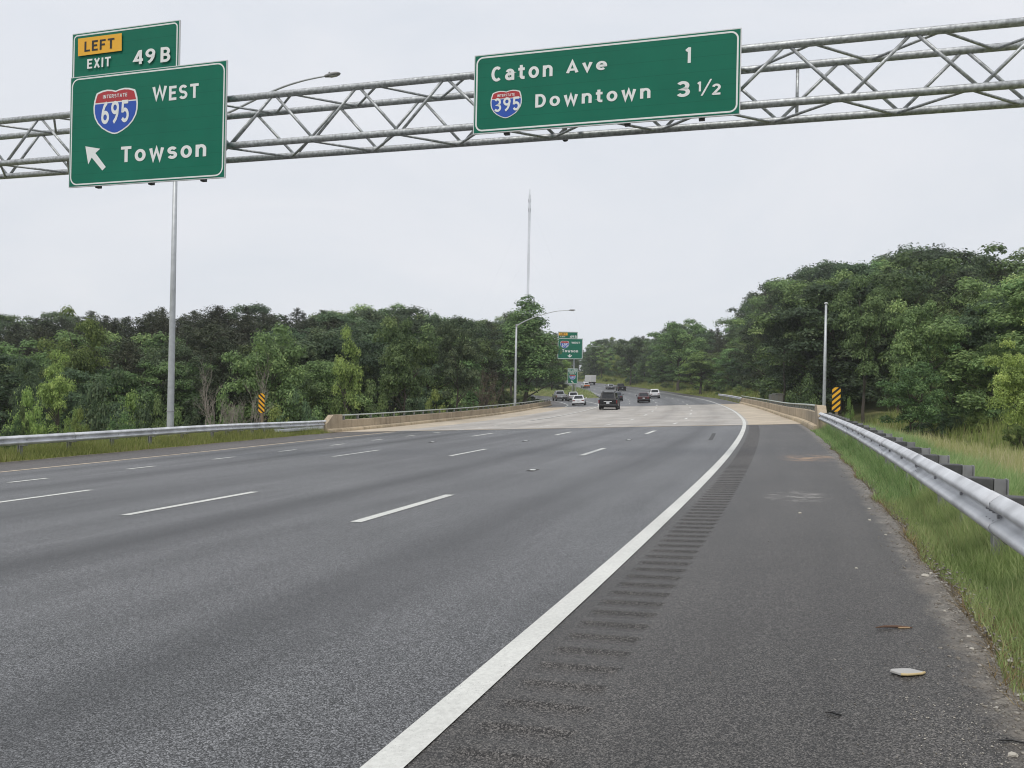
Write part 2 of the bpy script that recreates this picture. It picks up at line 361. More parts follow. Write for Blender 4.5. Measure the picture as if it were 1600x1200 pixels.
def zt(s, d):
    """terrain height beside the road"""
    s = np.asarray(s, float); d = np.asarray(d, float)
    zr = zroad(s, np.clip(d, -1, 24))
    e = np.clip(-1-d, 0, None)
    near = -.03-.05*np.clip(e, 0, 1)-.13*np.clip(e-1, 0, 6)-.012*np.clip(e-7, 0, 60)
    br = -3.2*smooth(0, 5, e)*(1-smooth(7, 14, e))-.1-.4*smooth(9, 15, e)
    far = -.04+.15*np.clip(e-2.5, 0, 12)+.03*np.clip(e-14, 0, 60)
    a = smooth(34, 46, s); b = smooth(98, 110, s)
    right = near*(1-a)+br*a*(1-b)+far*b
    f = np.clip(d-24, 0, None)
    nl = -.05-.28*np.clip(f-1.5, 0, 9)-.01*np.clip(f-10, 0, 80)
    bl = -4.5*smooth(0, 6, f)
    pw = np.clip(ramp_right(s)+7.5-24, 1, 60)
    fl = -.06-.12*np.clip(f-pw, 0, 10)
    b2 = smooth(104, 118, s)
    left = nl*(1-a)+bl*a*(1-b2)+fl*b2
    z = zr+np.where(d < -1, right, 0)+np.where(d > 24, left, 0)
    # the grassy wedge between ramp and main road
    z = z+.85*smooth(166, 182, s)*smooth(17.4, 18.6, d)*(1-smooth(ramp_right(s)-2.6, ramp_right(s)-1.0, d))
    return z
def ground_at(x, y):
    s, d = sd_of(x, y); return zt(s, d)
def ray(px, py):
    a = (px-800)/F; b = (600-py)/F
    return a*cr-b*sr, a*sr+b*cr
def at(px, py, Y):
    rx, rz = ray(px, py); return Vector((rx*Y, Y, CAMZ+rz*Y))

# ------------------------------------------------------------------ setting: ground, roads, markings
def sheet(name, s_arr, d_arr, material, dz=0., zf=None, kind='structure', skip=None):
    """grid in road coordinates; d_arr may be callable rows"""
    s_arr = np.asarray(s_arr, float)
    rows = np.stack([np.asarray(d_arr(s) if callable(d_arr) else d_arr, float) for s in s_arr])
    SS = np.repeat(s_arr[:, None], rows.shape[1], 1)
    X, Y = xy(SS, rows); Z = (zf or zroad)(SS, rows)+dz
    n, m = rows.shape
    idx = np.arange(n*m).reshape(n, m)
    f = np.stack([idx[:-1, :-1], idx[:-1, 1:], idx[1:, 1:], idx[1:, :-1]], -1).reshape(-1, 4)[:, ::-1]
    if skip is not None:
        sm = ((SS[:-1, :-1]+SS[1:, 1:])/2).ravel(); dm = ((rows[:-1, :-1]+rows[1:, 1:])/2).ravel(); f = f[~skip(sm, dm)]
    me = np_mesh(name, np.stack([X, Y, Z], -1).reshape(-1, 3), [f], uv=np.stack([rows, SS], -1).reshape(-1, 2))
    o = link(name, me, material)
    return tag(o, kind=kind) if kind else o

gr = np.array([(-4000, -4000, -7), (4000, -4000, -7), (4000, 4000, -7), (-4000, 4000, -7)], float)
tag(link('ground', np_mesh('ground', gr, [np.array([[0, 1, 2, 3]])]), M['ground']), kind='structure')
ts = np.concatenate([np.arange(-40, 50, 1.0), np.arange(50, 130, 2.0), np.arange(130, 452, 4.0)])
td = np.concatenate([[-140, -110, -85, -65, -50, -40, -32, -26, -22, -18, -15, -13, -11, -9, -7.5, -6, -5, -4, -3.2, -2.6, -2.1, -1.7, -1.4, -1.15, -.9, -.5, 5, 15, 17.0, 17.6],
                     np.arange(18.2, 23.3, .8), [23.35, 23.6, 24, 24.6, 25.2, 26, 27, 28, 29, 30, 31, 32, 33, 34, 36, 38, 42, 50, 60, 75, 95, 120, 140]])
def zter(s, d):
    z = zt(s, d)
    inside = ((d > -.85) & (d < 23.4) & (s < 108)) | ((d > -.85) & (d < 17.2)) | ((s >= 106) & (d > 16) & (d < ramp_right(s)+6.6) & (d > ramp_right(s)-1.2)) | ((s >= 106) & (s < 166) & (d > 16) & (d < ramp_right(s)+6.6))
    rag = .03*np.sin(s*3.1)*np.sin(d*5.3+s)
    return np.where(inside, z-.35, z-.012+np.where((d < -1.3), rag, 0))
sheet('terrain', ts, td, M['terrain'], zf=zter, skip=lambda s, d: (s > BR0) & (s < BR1) & (d > -1.2) & (d < 24.2))

s_near = np.arange(-40, BR0+.01, 1.0); s_far = np.arange(BR1, 451, 2.0); s_br = np.arange(BR0, BR1+.01, 2.0)
sheet('road', s_near, np.linspace(1.52, 19.75, 8), M['lane'])
sheet('far_road', s_far, lambda s: np.linspace(1.0, 17.3, 7), M['lane'])
sheet('left_shoulder', s_near, np.linspace(19.75, 23.45, 4), M['shoulder_left'])
# right shoulder: inner strip, milled rumble strip with real grooves, outer strip
sheet('right_shoulder', s_near, np.linspace(-.98, .93, 5), M['shoulder'])
sheet('right_shoulder_inner', s_near, [1.40, 1.52], M['shoulder'])
gs = np.arange(1.0, 41.5, .03)
def zrum(s, d):
    ph = ((s/.30) % 1.0-.5)*.30
    g = np.clip((1-(ph/.085)**2)*2.6, 0, 1)**.8*.017
    return zroad(s, d)-g*smooth(.93, .97, d)*(1-smooth(1.36, 1.40, d))
sheet('rumble_strip', gs, [.93, .95, .975, 1.05, 1.28, 1.355, 1.38, 1.40], M['rumble'], zf=zrum)
sheet('right_shoulder_tail', np.arange(-40, 1.01, 1.0), [.93, 1.40], M['shoulder'])
sheet('right_shoulder_end', [41.45, BR0], [.93, 1.40], M['shoulder'])
sheet('far_shoulder', s_far, [-1.0, 0, 1.0], M['shoulder'])
def ramp_d(s):
    r = float(ramp_right(s)); a = max(17.3, r-1.1) if s > 166 else 17.3
    return np.linspace(a, r+4.6, 4)
sheet('exit_ramp', np.arange(BR1, 262, 2.0), ramp_d, M['lane'])
sheet('ramp_shoulder', np.arange(BR1, 262, 2.0), lambda s: np.linspace(ramp_right(s)+4.6, ramp_right(s)+7.2, 3), M['shoulder_left'])
g = NG('gritty_soil'); P_ = g.coord(); c_ = g.ramp(g.noise(P_, 7, 6, .7), [(.3, (.10, .085, .065)), (.5, (.19, .17, .14)), (.7, (.30, .275, .235))])
c_ = g.mix(1, c_, g.ramp(g.voro(P_, 70), [(.1, .55), (.9, 1.4)]), 'MULTIPLY'); g.l(c_, g.b.inputs['Base Color']); g.b.inputs['Roughness'].default_value = .95; g.bump(g.noise(P_, 60, 4), .6, .01)
M['soil'] = g.m
_wb = lambda s: .05*math.sin(s*1.7)+.03*math.sin(s*4.1+1)
sheet('gravel_strip', np.arange(8, 41, .25), lambda s: np.array([23.28+.8*_wb(s)+.03*math.sin(s*9.7), 23.45, 23.62]), M['soil'], dz=.006)
# bridge deck
sheet('bridge_deck', s_br, np.linspace(1.4, 20.3, 8), M['deck'])
sheet('bridge_shoulder', s_br, np.linspace(-1.1, 1.4, 3), M['deck_sand'])
sheet('bridge_left_shoulder', s_br, np.linspace(20.3, 23.95, 3), M['deck_sand'])
sheet('expansion_joint', [BR0-.12, BR0+.10], np.linspace(-1, 23.9, 10), M['joint'], dz=.004)
sheet('expansion_joint_seam', [BR0+.10, BR0+.55], np.linspace(-1, 23.9, 10), M['kerb'], dz=.003)
sheet('far_expansion_joint', [BR1-.15, BR1+.15], np.linspace(-1, 23.9, 10), M['joint'], dz=.004)

def line(name, s0, s1, dfun, wid, m, step=1.0, dz=.006):
    ss = np.arange(s0, s1+.001, step) if s1-s0 > step*1.5 else np.array([s0, (s0+s1)/2, s1])
    f = dfun if callable(dfun) else (lambda s: dfun)
    return sheet(name, ss, lambda s: [float(f(s))-wid/2, float(f(s))+wid/2], m, dz=dz)
line('edge_line', -30, 330, 1.6, .17, M['white_paint'])
line('left_edge_line', -30, BR0-.2, 19.62, .17, M['yellow_paint'])
line('left_edge_line', 110, 330, 16.35, .15, M['white_paint'])
def dash_obj(name, d, phase, period, length, s_end, wid=.165, n0=-3):
    V, Fc = [], []
    n = n0
    while phase+n*period < s_end:
        a = phase+n*period; k = len(V); dd = d(a) if callable(d) else d
        for q in (a, a+length/2, a+length):
            for o in (-wid/2, wid/2): V.append(tuple(rp3(q, dd+o, .006)))
        Fc += [(k+1, k+3, k+2, k), (k+3, k+5, k+4, k+2)]; n += 1
    tag(link(name, np_mesh(name, np.array(V), [np.array(Fc)]), M['white_paint']), kind='structure')
dash_obj('lane_line', 5.335, 9.25, 12.19, 3.05, 320)
dash_obj('lane_line', 9.12, 9.36, 12.19, 3.05, 320)
dash_obj('lane_line', 12.83, 9.37, 12.19, 3.05, 320)
dash_obj('short_lane_line', 16.35, 13.65, 3.515, 1.05, 58, wid=.16, n0=-8)
line('gore_line', 58.7, 109, 16.37, .2, M['white_paint'])
line('ramp_edge_line', 109, 168, lambda s: ramp_right(s), .18, M['white_paint'])
line('ramp_left_line', 108, 200, lambda s: ramp_right(s)+4.3, .14, M['white_paint'])
sk = sheet('skid_mark', np.linspace(28.3, 33.2, 5), lambda s: np.array([2.42, 2.56])+(s-28)*.03, M['skid'], dz=.004)

# ------------------------------------------------------------------ guardrails and parapets
def column_at(px, py, d0, lo=4, hi=330):
    """distance along the pixel's ray where it crosses offset d0 (first crossing)"""
    rx, _ = ray(px, py); Y = np.linspace(lo, hi, 4000); s, d = sd_of(rx*Y, Y); q = d-d0
    i = np.where(np.sign(q[:-1]) != np.sign(q[1:]))[0][0]
    return float(Y[i]), float(s[i])
WPROF = [(.010, 0), (.022, .008), (.060, .040), (.078, .058), (.083, .078), (.076, .098), (.030, .128), (.008, .142), (.002, .156), (.008, .170), (.030, .184),
         (.076, .214), (.083, .234), (.078, .254), (.060, .272), (.022, .304), (.010, .312)]
def sweep(name, ss, d0, side, prof, zfun, m, parent, solid=.004, base=None):
    """profile (towards the road, up) swept along offset d0; side=+1 when the road lies at larger d"""
    base = base or zroad
    V = []
    for s in ss:
        for a, b in prof:
            x, y = xy(s, d0+side*a); V.append((float(x), float(y), float(base(s, d0))+zfun(s)+b))
    n, k = len(ss), len(prof); idx = np.arange(n*k).reshape(n, k)
    f = np.stack([idx[:-1, :-1], idx[:-1, 1:], idx[1:, 1:], idx[1:, :-1]], -1).reshape(-1, 4)
    o = link(name, np_mesh(name, np.array(V), [f]), m, parent, smooth=True)
    if solid:
        md = o.modifiers.new('thickness', 'SOLIDIFY'); md.thickness = solid; md.offset = 0
    return o
def obox(s, d, ls, ld, z0, z1, base=None):
    """MB box at road coordinates, ls along, ld across"""
    x, y = xy(s, d); z = float((base or zroad)(s, d))
    Mx = Matrix.Translation((float(x), float(y), z)) @ Matrix.Rotation(float(theta(s)), 4, 'Z')
    return MB().box((-ld/2, -ls/2, z0), (ld/2, ls/2, z1), Mx)
def guardrail(label, group, ss, d0, side, top, posts, steel=False, rub=None, far=False):
    root = empty('guardrail', rp3(float(ss[0]), d0)); inv = Matrix.Translation(-Vector(root.location))
    tag(root, label, 'guardrail', group)
    def put(o): o.matrix_world = Matrix(); o.parent = root; o.matrix_parent_inverse = Matrix.Translation(-Vector(root.location)); return o
    n_ = max(1, int(round((ss[-1]-ss[0])/3.81))); ed_ = np.linspace(ss[0], ss[-1], n_+1)
    for k in range(n_):
        a, b = ed_[k], min(ed_[k+1]+.30, ss[-1]); off = .0 if k % 2 else .006
        put(sweep('rail', np.linspace(a, b, 9), d0+side*off, side, WPROF, lambda s: top(s)-.312, M['galv'], None))
        if k and not far:
            for ds in (.04, .15, .26):
                for zz in (.115, .185):
                    s = a+ds; x, y = xy(s, d0+side*.042); c = Vector((float(x), float(y), float(zroad(s, d0))+top(s)-.312+zz)); nrm = Vector((-math.cos(theta(s)), -math.sin(theta(s)), 0))*side
                    put(MB().tube([c-nrm*.012, c+nrm*.014], .010, 6).build('splice_bolt', M['galv_dull'], None))
    for s in posts:
        t = top(s)
        put(obox(s, d0-side*.11, .15, .20, t-.345, t-.012).build('spacer_block', M['block'] if not steel else M['galv_dull'], None, bevel=.008))
        p = MB(); q = obox(s, d0-side*.265, .15, .012, -.55, t-.02); p.add(q.v, q.f)
        for o in (-.045, .045):
            q = obox(s, d0-side*(.265+o), .15, .008, -.55, t-.02)
        p = MB()
        x, y = xy(s, d0-side*.275); z = float(zroad(s, d0)); Mx = Matrix.Translation((float(x), float(y), z)) @ Matrix.Rotation(float(theta(s)), 4, 'Z')
        p.box((-.055, -.055, -.6), (-.045, .055, t-.01), Mx); p.box((.045, -.055, -.6), (.055, .055, t-.01), Mx); p.box((-.0445, -.004, -.6), (.0445, .004, t-.012), Mx)
        put(p.build('post', M['post'], None))
        b = MB()
        for z0 in (t-.156,):
            x, y = xy(s, d0+side*.012); c = Vector((float(x), float(y), float(zroad(s, d0))+z0)); nrm = Vector((-math.cos(theta(s)), -math.sin(theta(s)), 0))*side
            b.tube([c-nrm*.01, c+nrm*.02], .016, 6)
        put(b.build('bolt', M['galv_dull'], None))
    if rub is not None:
        put(sweep('rub_rail', rub, d0, side, [(0, .20), (.055, .215), (.06, .24), (.06, .33), (.055, .355), (0, .37)], lambda s: 0., M['galv'], None))
        put(sweep('rub_rail', rub[2:], d0, side, [(0, .02), (.07, .03), (.075, .05), (.075, .11), (.07, .13), (0, .14)], lambda s: 0., M['kerb'], None))
    return root
rs = np.arange(-9, 34.4, .5)
guardrail('long galvanised guardrail beside the right shoulder grass, nearest the camera', 'guardrails along the highway', rs, -1.30, 1, lambda s: .72,
          [3.75+1.45*k for k in range(-6, 15)]+[26.4, 27.35, 28.3, 29.25, 30.2, 31.15, 32.1, 33.05])
ls_ = np.arange(-14, 42.2, .5)
guardrail('galvanised guardrail on posts across the lanes along the left shoulder', 'guardrails along the highway', ls_, 24.22, -1, lambda s: .80-.10*float(smooth(30, 42, s)),
          [21.3-2.1*k for k in range(1, 17)]+[21.3, 23.4, 25.5, 27.6, 29.6, 31.7, 32.8, 33.8, 34.9, 36, 37, 38, 39, 40, 41], steel=True, rub=np.arange(36.4, 41.7, .4))
fs_ = np.arange(106.8, 137.1, 1.0)
guardrail('short far guardrail curving away from the end of the right bridge parapet', 'guardrails along the highway', fs_, -1.30, 1, lambda s: .75, np.arange(108, 137, 1.905), steel=True, far=True)

def parapet(label, d0, side, s0, s1, wall_h, rail_h):
    """side=+1: the road lies at larger d"""
    root = empty('bridge_parapet', rp3(s0, d0)); tag(root, label, 'parapet', 'concrete parapets of the bridge')
    def put(o): o.parent = root; o.matrix_parent_inverse = Matrix.Translation(-Vector(root.location)); return o
    cuts = [s0+1.9]+list(np.arange(s0+6.5, s1-3, 7.3))+[s1]
    def strip(mb, a, b, prof):
        ss = np.linspace(a, b, max(2, int((b-a)/1.5)+1)); n = len(prof); V = []
        for s in ss:
            for u, z in prof:
                x, y = xy(s, d0+side*u); V.append((float(x), float(y), float(zroad(s, d0))+z))
        Fs = [(i*n+k, i*n+(k+1) % n, (i+1)*n+(k+1) % n, (i+1)*n+k) for i in range(len(ss)-1) for k in range(n)]
        Fs += [tuple(range(n)), tuple((len(ss)-1)*n+k for k in range(n))[::-1]]
        mb.add(V, Fs)
    w_, k_ = MB(), MB()
    for a, b in zip(cuts[:-1], cuts[1:]):
        strip(w_, a+.012, b-.012, [(0, .235), (0, wall_h-.02), (-.02, wall_h), (-.30, wall_h), (-.32, wall_h-.02), (-.32, -1.1), (0, -1.1)])
    for a, b in zip([s0]+cuts[1:-1], cuts[1:]):
        strip(k_, a+.02, b-.02, [(.015, -.3), (.17, -.3), (.17, .10), (.15, .17), (.015, .215)])
    put(w_.build('wall', M['parapet'], None)); put(k_.build('base_ledge', M['kerb'], None))
    e = MB()   # end block with a top that slopes down towards the traffic
    V = []
    for s, h in ((s0, wall_h-.14), (s0+.75, rail_h+.03), (s0+1.9, rail_h+.03)):
        for u, z in ((.01, -1.1), (.01, h), (-.34, h-.02), (-.34, -1.1)):
            x, y = xy(s, d0+side*u); V.append((float(x), float(y), float(zroad(s, d0))+z))
    e.add(V, [(i*4+k, i*4+(k+1) % 4, (i+1)*4+(k+1) % 4, (i+1)*4+k) for i in range(2) for k in range(4)]+[(0, 1, 2, 3), (8, 11, 10, 9)])
    put(e.build('end_block', M['parapet'], None, bevel=.02))
    put(sweep('top_rail', np.arange(s0+1.85, s1+.4, 1.2), d0-side*.16, 1, [(-.06, 0), (-.075, .03), (-.06, .065), (.06, .065), (.075, .03), (.06, 0), (-.06, 0)], lambda s: rail_h-.065, M['alu'], None, solid=0, base=(lambda s, d: zroad(s, d0))))
    for s in np.arange(s0+2.4, s1, 1.9):
        x, y = xy(s, d0-side*.16); Mx = Matrix.Translation((float(x), float(y), float(zroad(s, d0)))) @ Matrix.Rotation(float(theta(s)), 4, 'Z')
        put(MB().box((-.05, -.06, wall_h-.01), (.05, .06, rail_h-.06), Mx).build('rail_post', M['alu_dark'], None))
    return root
parapet('tan concrete bridge parapet with metal top rail on the left side of the bridge', 24.0, -1, 41.6, 119, .66, .96)
parapet('tan concrete bridge parapet with metal top rail at the right, behind the near guardrail', -1.2, 1, 34.0, 107.5, .70, .96)

# ------------------------------------------------------------------ object markers
def clip_band(poly, nx, ny, lo, hi):
    def half(P, a, b, c):
        o = []
        for i in range(len(P)):
            p, q = P[i], P[(i+1) % len(P)]; fp = a*p[0]+b*p[1]-c; fq = a*q[0]+b*q[1]-c
            if fp >= 0: o.append(p)
            if (fp >= 0) != (fq >= 0): t = fp/(fp-fq); o.append((p[0]+t*(q[0]-p[0]), p[1]+t*(q[1]-p[1])))
        return o
    return half(half(poly, nx, ny, lo), -nx, -ny, -hi)
def object_marker(px, ytop, ybot, Y, lean, label, posts):
    top = at(px, ytop, Y); bot = at(px, ybot, Y); h = top.z-bot.z; wd = .335*h
    s, d = sd_of(top.x, Y); gz = float(zt(s, d)[0])
    root = empty('object_marker', (top.x, Y, gz), float(theta(s[0]))*.6); tag(root, label, 'hazard marker', 'striped object markers at the bridge ends')
    z0 = bot.z-gz; c = wd*.16
    P = [(-wd/2+c, z0), (wd/2-c, z0), (wd/2, z0+c), (wd/2, z0+h-c), (wd/2-c, z0+h), (-wd/2+c, z0+h), (-wd/2, z0+h-c), (-wd/2, z0+c)]
    MB().prism(P, 'y', 0, .008).build('plate', M['black'], root)
    mb = MB(); nx, ny = lean*math.sin(R(42)), math.cos(R(42)); pitch = h*.178
    P2 = [(x*.97, z0+h/2+(z-z0-h/2)*.985) for x, z in P]
    for k in range(-8, 9):
        o = ny*(z0+h/2)+k*pitch
        q = clip_band(P2, nx, ny, o-pitch*.27, o+pitch*.27)
        if len(q) > 2: mb.add([(x, -.004, z) for x, z in q], [tuple(range(len(q)))])
    mb.build('yellow_stripes', M['sign_yellow'], root)
    for x, wdt in posts: MB().box((x-wdt/2, .009, -.5), (x+wdt/2, .009+wdt, z0+h*.75)).build('post', M['wood'], root, bevel=.008)
object_marker(1307, 605, 643.5, 31.0, -1, 'black and yellow striped marker on a post behind the right guardrail end', [(.03, .09)])
object_marker(409, 614.5, 645.5, 44.5, 1, 'black and yellow striped marker on a wooden post above the left guardrail', [(.02, .12)])
p_ = at(1297, 645, 31.4); s_, d_ = sd_of(p_.x, p_.y); gz_ = float(zt(s_, d_)[0])
st = empty('marker_stake', (p_.x, p_.y, gz_)); tag(st, 'grey weathered stake just left of the right striped marker', 'stake')
MB().box((-.035, -.035, -.3), (.035, .035, p_.z-gz_-.05)).build('stake_post', M['galv_dull'], st, bevel=.006)
MB().box((-.045, -.045, p_.z-gz_-.049), (.045, .045, p_.z-gz_)).build('stake_cap', M['pole'], st, bevel=.01)

# ------------------------------------------------------------------ street lamps
def lamp_head(root, tip, dirv, m, L_=.62):
    d = Vector(dirv).normalized(); q = Vector((-d.y, d.x, 0)).normalized(); u = d.cross(q)*-1
    if u.z < 0: u = -u
    V, Fs = [], []
    prof = [(-.08, .04, .05, .05), (.05, .09, .07, .06), (.25, .15, .085, .07), (.45, .16, .075, .06), (.58, .12, .05, .04), (.64, .04, .02, .02)]
    for t, wd, up, dn in prof:
        c = Vector(tip)+d*(t*L_/.62)
        for a, b in ((-1, -.3), (-.8, -1), (.8, -1), (1, -.3), (.75, .7), (.3, 1), (-.3, 1), (-.75, .7)):
            V.append(tuple(c+q*(a*wd)+u*(b*(up if b > 0 else dn))))
    n = 8
    Fs = [(i*n+k, i*n+(k+1) % n, (i+1)*n+(k+1) % n, (i+1)*n+k) for i in range(len(prof)-1) for k in range(n)]+[tuple(range(n)), tuple((len(prof)-1)*n+k for k in range(n))]
    h = MB().add(V, Fs).build('lamp_head', m, root, smooth=True)
    c = Vector(tip)+d*.3*L_/.62; Mx = Matrix((( d.x, q.x, u.x, c.x), (d.y, q.y, u.y, c.y), (d.z, q.z, u.z, c.z), (0, 0, 0, 1)))
    MB().box((-.14, -.10, -.085), (.16, .10, -.062), Mx).build('lens', M['lens'], h)
    MB().tube([c-d*.15+u*.08, c-d*.15+u*.14], .035, 8).build('photocell', M['lamp_grey'], h)
def street_lamp(px, pyb, Y, pytop, rbase, rtop, label, arm=None, head=True, cap=False):
    b = at(px, pyb, Y); s, d = sd_of(b.x, Y); gz = float(zt(s, d)[0])
    rx, _ = ray(px, pyb); top = CAMZ+ray(px+(pyb-pytop)*.02, pytop)[1]*Y
    root = empty('street_lamp', (b.x, Y, gz)); tag(root, label, 'street lamp', 'street lamps beside the highway'); h = top-gz
    MB().tube([(0, 0, -.4), (0, 0, .1), (0, 0, h*.5), (0, 0, h)], [rbase, rbase, (rbase+rtop)/2, rtop], 14).build('pole', M['pole'], root, smooth=True)
    MB().tube([(0, 0, 0), (0, 0, .03)], rbase*1.9, 12).build('base_plate', M['galv_dull'], root)
    MB().tube([(0, 0, 1.55), (0, 0, 1.6)], rbase*1.06, 14).build('band', M['galv_dull'], root)
    if cap: MB().tube([(0, 0, h), (0, 0, h+.05), (0, 0, h+.12), (0, 0, h+.16)], [rtop*1.5, rtop*1.8, rtop*1.6, rtop*.6], 10).build('cap', M['alu_edge'], root)
    if arm:
        pts = [Vector((0, 0, h-.15))]+[Vector(at(ax, ay, Y+dy))-Vector(root.location) for ax, ay, dy in arm]
        # smooth the arm
        P = []
        for i in range(len(pts)-1):
            p0 = pts[max(i-1, 0)]; p1 = pts[i]; p2 = pts[i+1]; p3 = pts[min(i+2, len(pts)-1)]
            for k in range(6):
                t = k/6; P.append(.5*((2*p1)+(p2-p0)*t+(2*p0-5*p1+4*p2-p3)*t*t+(3*p1-p0-3*p2+p3)*t**3))
        P.append(pts[-1]); n = len(P)
        MB().tube(P, [max(.035, rtop*.75*(1-.5*i/n)) for i in range(n)], 10).build('arm', M['pole'], root, smooth=True)
        if head: lamp_head(root, P[-1], P[-1]-P[-3], M['lamp_grey'])
        if len(arm) > 3: MB().tube([(0, 0, h-.25), (0, 0, h+.05)], rtop*1.25, 12).build('arm_bracket', M['galv_dull'], root)
    return root
Yl, _s = column_at(266, 668, 26.2)
street_lamp(266, 668, Yl, 203, .155, .085, 'tall grey lamp pole behind the left sign, its curved arm reaching past the truss',
            arm=[(352, 178, -.2), (427, 142, -.5), (470, 127, -.8), (510, 118.5, -1.0)])
street_lamp(804.5, 633, 92.0, 507, .16, .09, 'grey lamp pole standing on the left bridge parapet with a long arm over the road',
            arm=[(822, 501, -.3), (843, 493, -.5), (868, 486.5, -.8), (890, 484.8, -1.0)])
street_lamp(1287.5, 636, 78.0, 475, .19, .10, 'bare armless grey lamp pole on the right, in front of the woods', cap=True)
street_lamp(896.5, 606, 262.0, 556, .15, .09, 'distant lamp pole behind the far green sign with a thin curved arm', arm=[(908, 548, 0), (916, 543.5, 0), (926, 541.8, -.5), (934, 541.5, -.8)])

# ------------------------------------------------------------------ trusses
T_DIR = Vector((.9549, -.297, 0)); N_DIR = Vector((.297, .9549, 0))       # along the near truss (to the right) / away from the camera
def truss_mesh(parent, O, t, n, zt_, zb, nodes_f, nodes_b, a0, a1, depth, rc, rd, m, vert=()):
    for k, (dep, z) in enumerate(((0, zt_), (depth, zt_), (0, zb), (depth, zb))):
        MB().tube([O+t*a+n*dep+Vector((0, 0, z)) for a in np.linspace(a0, a1, 9)], rc, 14).build('chord', m, parent, smooth=True)
    def P(a, dep, z): return O+t*a+n*dep+Vector((0, 0, z))
    lat = MB()
    for nodes, dep in ((nodes_f, 0), (nodes_b, depth)):
        for i in range(len(nodes)-1):
            a, b = nodes[i], nodes[i+1]; mid = (a+b)/2
            lat.tube([P(a+.06, dep, zt_-rc*.5), P(mid-.05, dep, zb+rc*.5)], rd, 8); lat.tube([P(mid+.05, dep, zb+rc*.5), P(b-.06, dep, zt_-rc*.5)], rd, 8)
    lat.build('web_braces', m, parent, smooth=True)
    lt = MB()
    for z, off in ((zt_, .5), (zb, 1.0)):
        for i in range(len(nodes_f)-1):
            a, b = nodes_f[i]+off, nodes_f[i+1]+off; mid = (a+b)/2
            lt.tube([P(a+.05, rc*.5, z-.03), P(mid-.05, depth-rc*.5, z-.03)], rd*.85, 8); lt.tube([P(mid+.05, depth-rc*.5, z-.03), P(b-.05, rc*.5, z-.03)], rd*.85, 8)
    for a in vert:
        lt.tube([P(a, depth, zb), P(a, depth, zt_)], rd, 8)
    lt.build('cross_braces', m, parent, smooth=True)
Y0 = 18.5
def t_of(px, py=120):
    rx, _ = ray(px, py); Y = Y0/(1+.311*rx); return rx*Y/.9549
ga = empty('sign_gantry', (0, Y0, 0)); tag(ga, 'grey tubular steel truss gantry spanning overhead and carrying the two large green signs', 'gantry')
Oz = Vector((0, 0, CAMZ)); ga_loc = Vector((0, Y0, 0))
nf = [t_of(62, 188), None, None, t_of(428, 152), t_of(559, 138), t_of(696, 125), None, None, t_of(1229, 74), t_of(1427.5, 53)]
for k in (1, 2): nf[k] = nf[0]+k*(nf[3]-nf[0])/3; nf[5+k] = nf[5]+k*(nf[8]-nf[5])/3
step = nf[-1]-nf[-2]
nf = [nf[0]-3*step, nf[0]-2*step, nf[0]-step]+nf+[nf[-1]+step*k for k in range(1, 3)]
a0, a1 = nf[0]-.4, nf[-1]+.4
nb = [a+1.12 for a in nf[:-1]]
truss_mesh(ga, Oz, T_DIR, N_DIR, 7.0, 5.83, nf, nb, a0, a1, 1.18, .082, .036, M['truss'], vert=[t_of(1228, 126)+.25])
for a in (a0+.6, a1-.6):
    leg = MB()
    for dep in (0, 1.18):
        p = T_DIR*a+N_DIR*dep; g = float(ground_at(p.x, p.y+Y0)[0])
        leg.tube([p+Vector((0, 0, g-.5)), p+Vector((0, 0, CAMZ+7.3))], .17, 14)
    for z in (0.6, 2.6, 4.6):
        p = T_DIR*a; leg.tube([p+Vector((0, 0, z)), p+N_DIR*1.18+Vector((0, 0, z+1.0))], .05, 8); leg.tube([p+Vector((0, 0, z+2)), p+N_DIR*1.18+Vector((0, 0, z+1.0))], .05, 8)
    leg.build('support_tower', M['truss'], ga, smooth=True)
# a small dark sensor clamped to the lower chord under the right-hand sign
p = at(882, 206, Y0+1.0); sn = empty('traffic_sensor', p); tag(sn, 'small dark sensor clamped under the truss below the right overhead sign', 'sensor')
MB().tube([(0, 0, .02), (.02, 0, -.14), (.03, 0, -.22)], [.07, .10, .05], 8).build('sensor_head', M['black'], sn)
MB().box((-.06, -.06, .02), (.06, .06, .22)).build('clamp', M['lamp_grey'], sn, bevel=.01)
for x in (-.36, .30): MB().box((x-.05, -.5, .20), (x+.05, .2, .25), Matrix.Rotation(R(18), 4, 'X')).build('bracket', M['black'], sn)

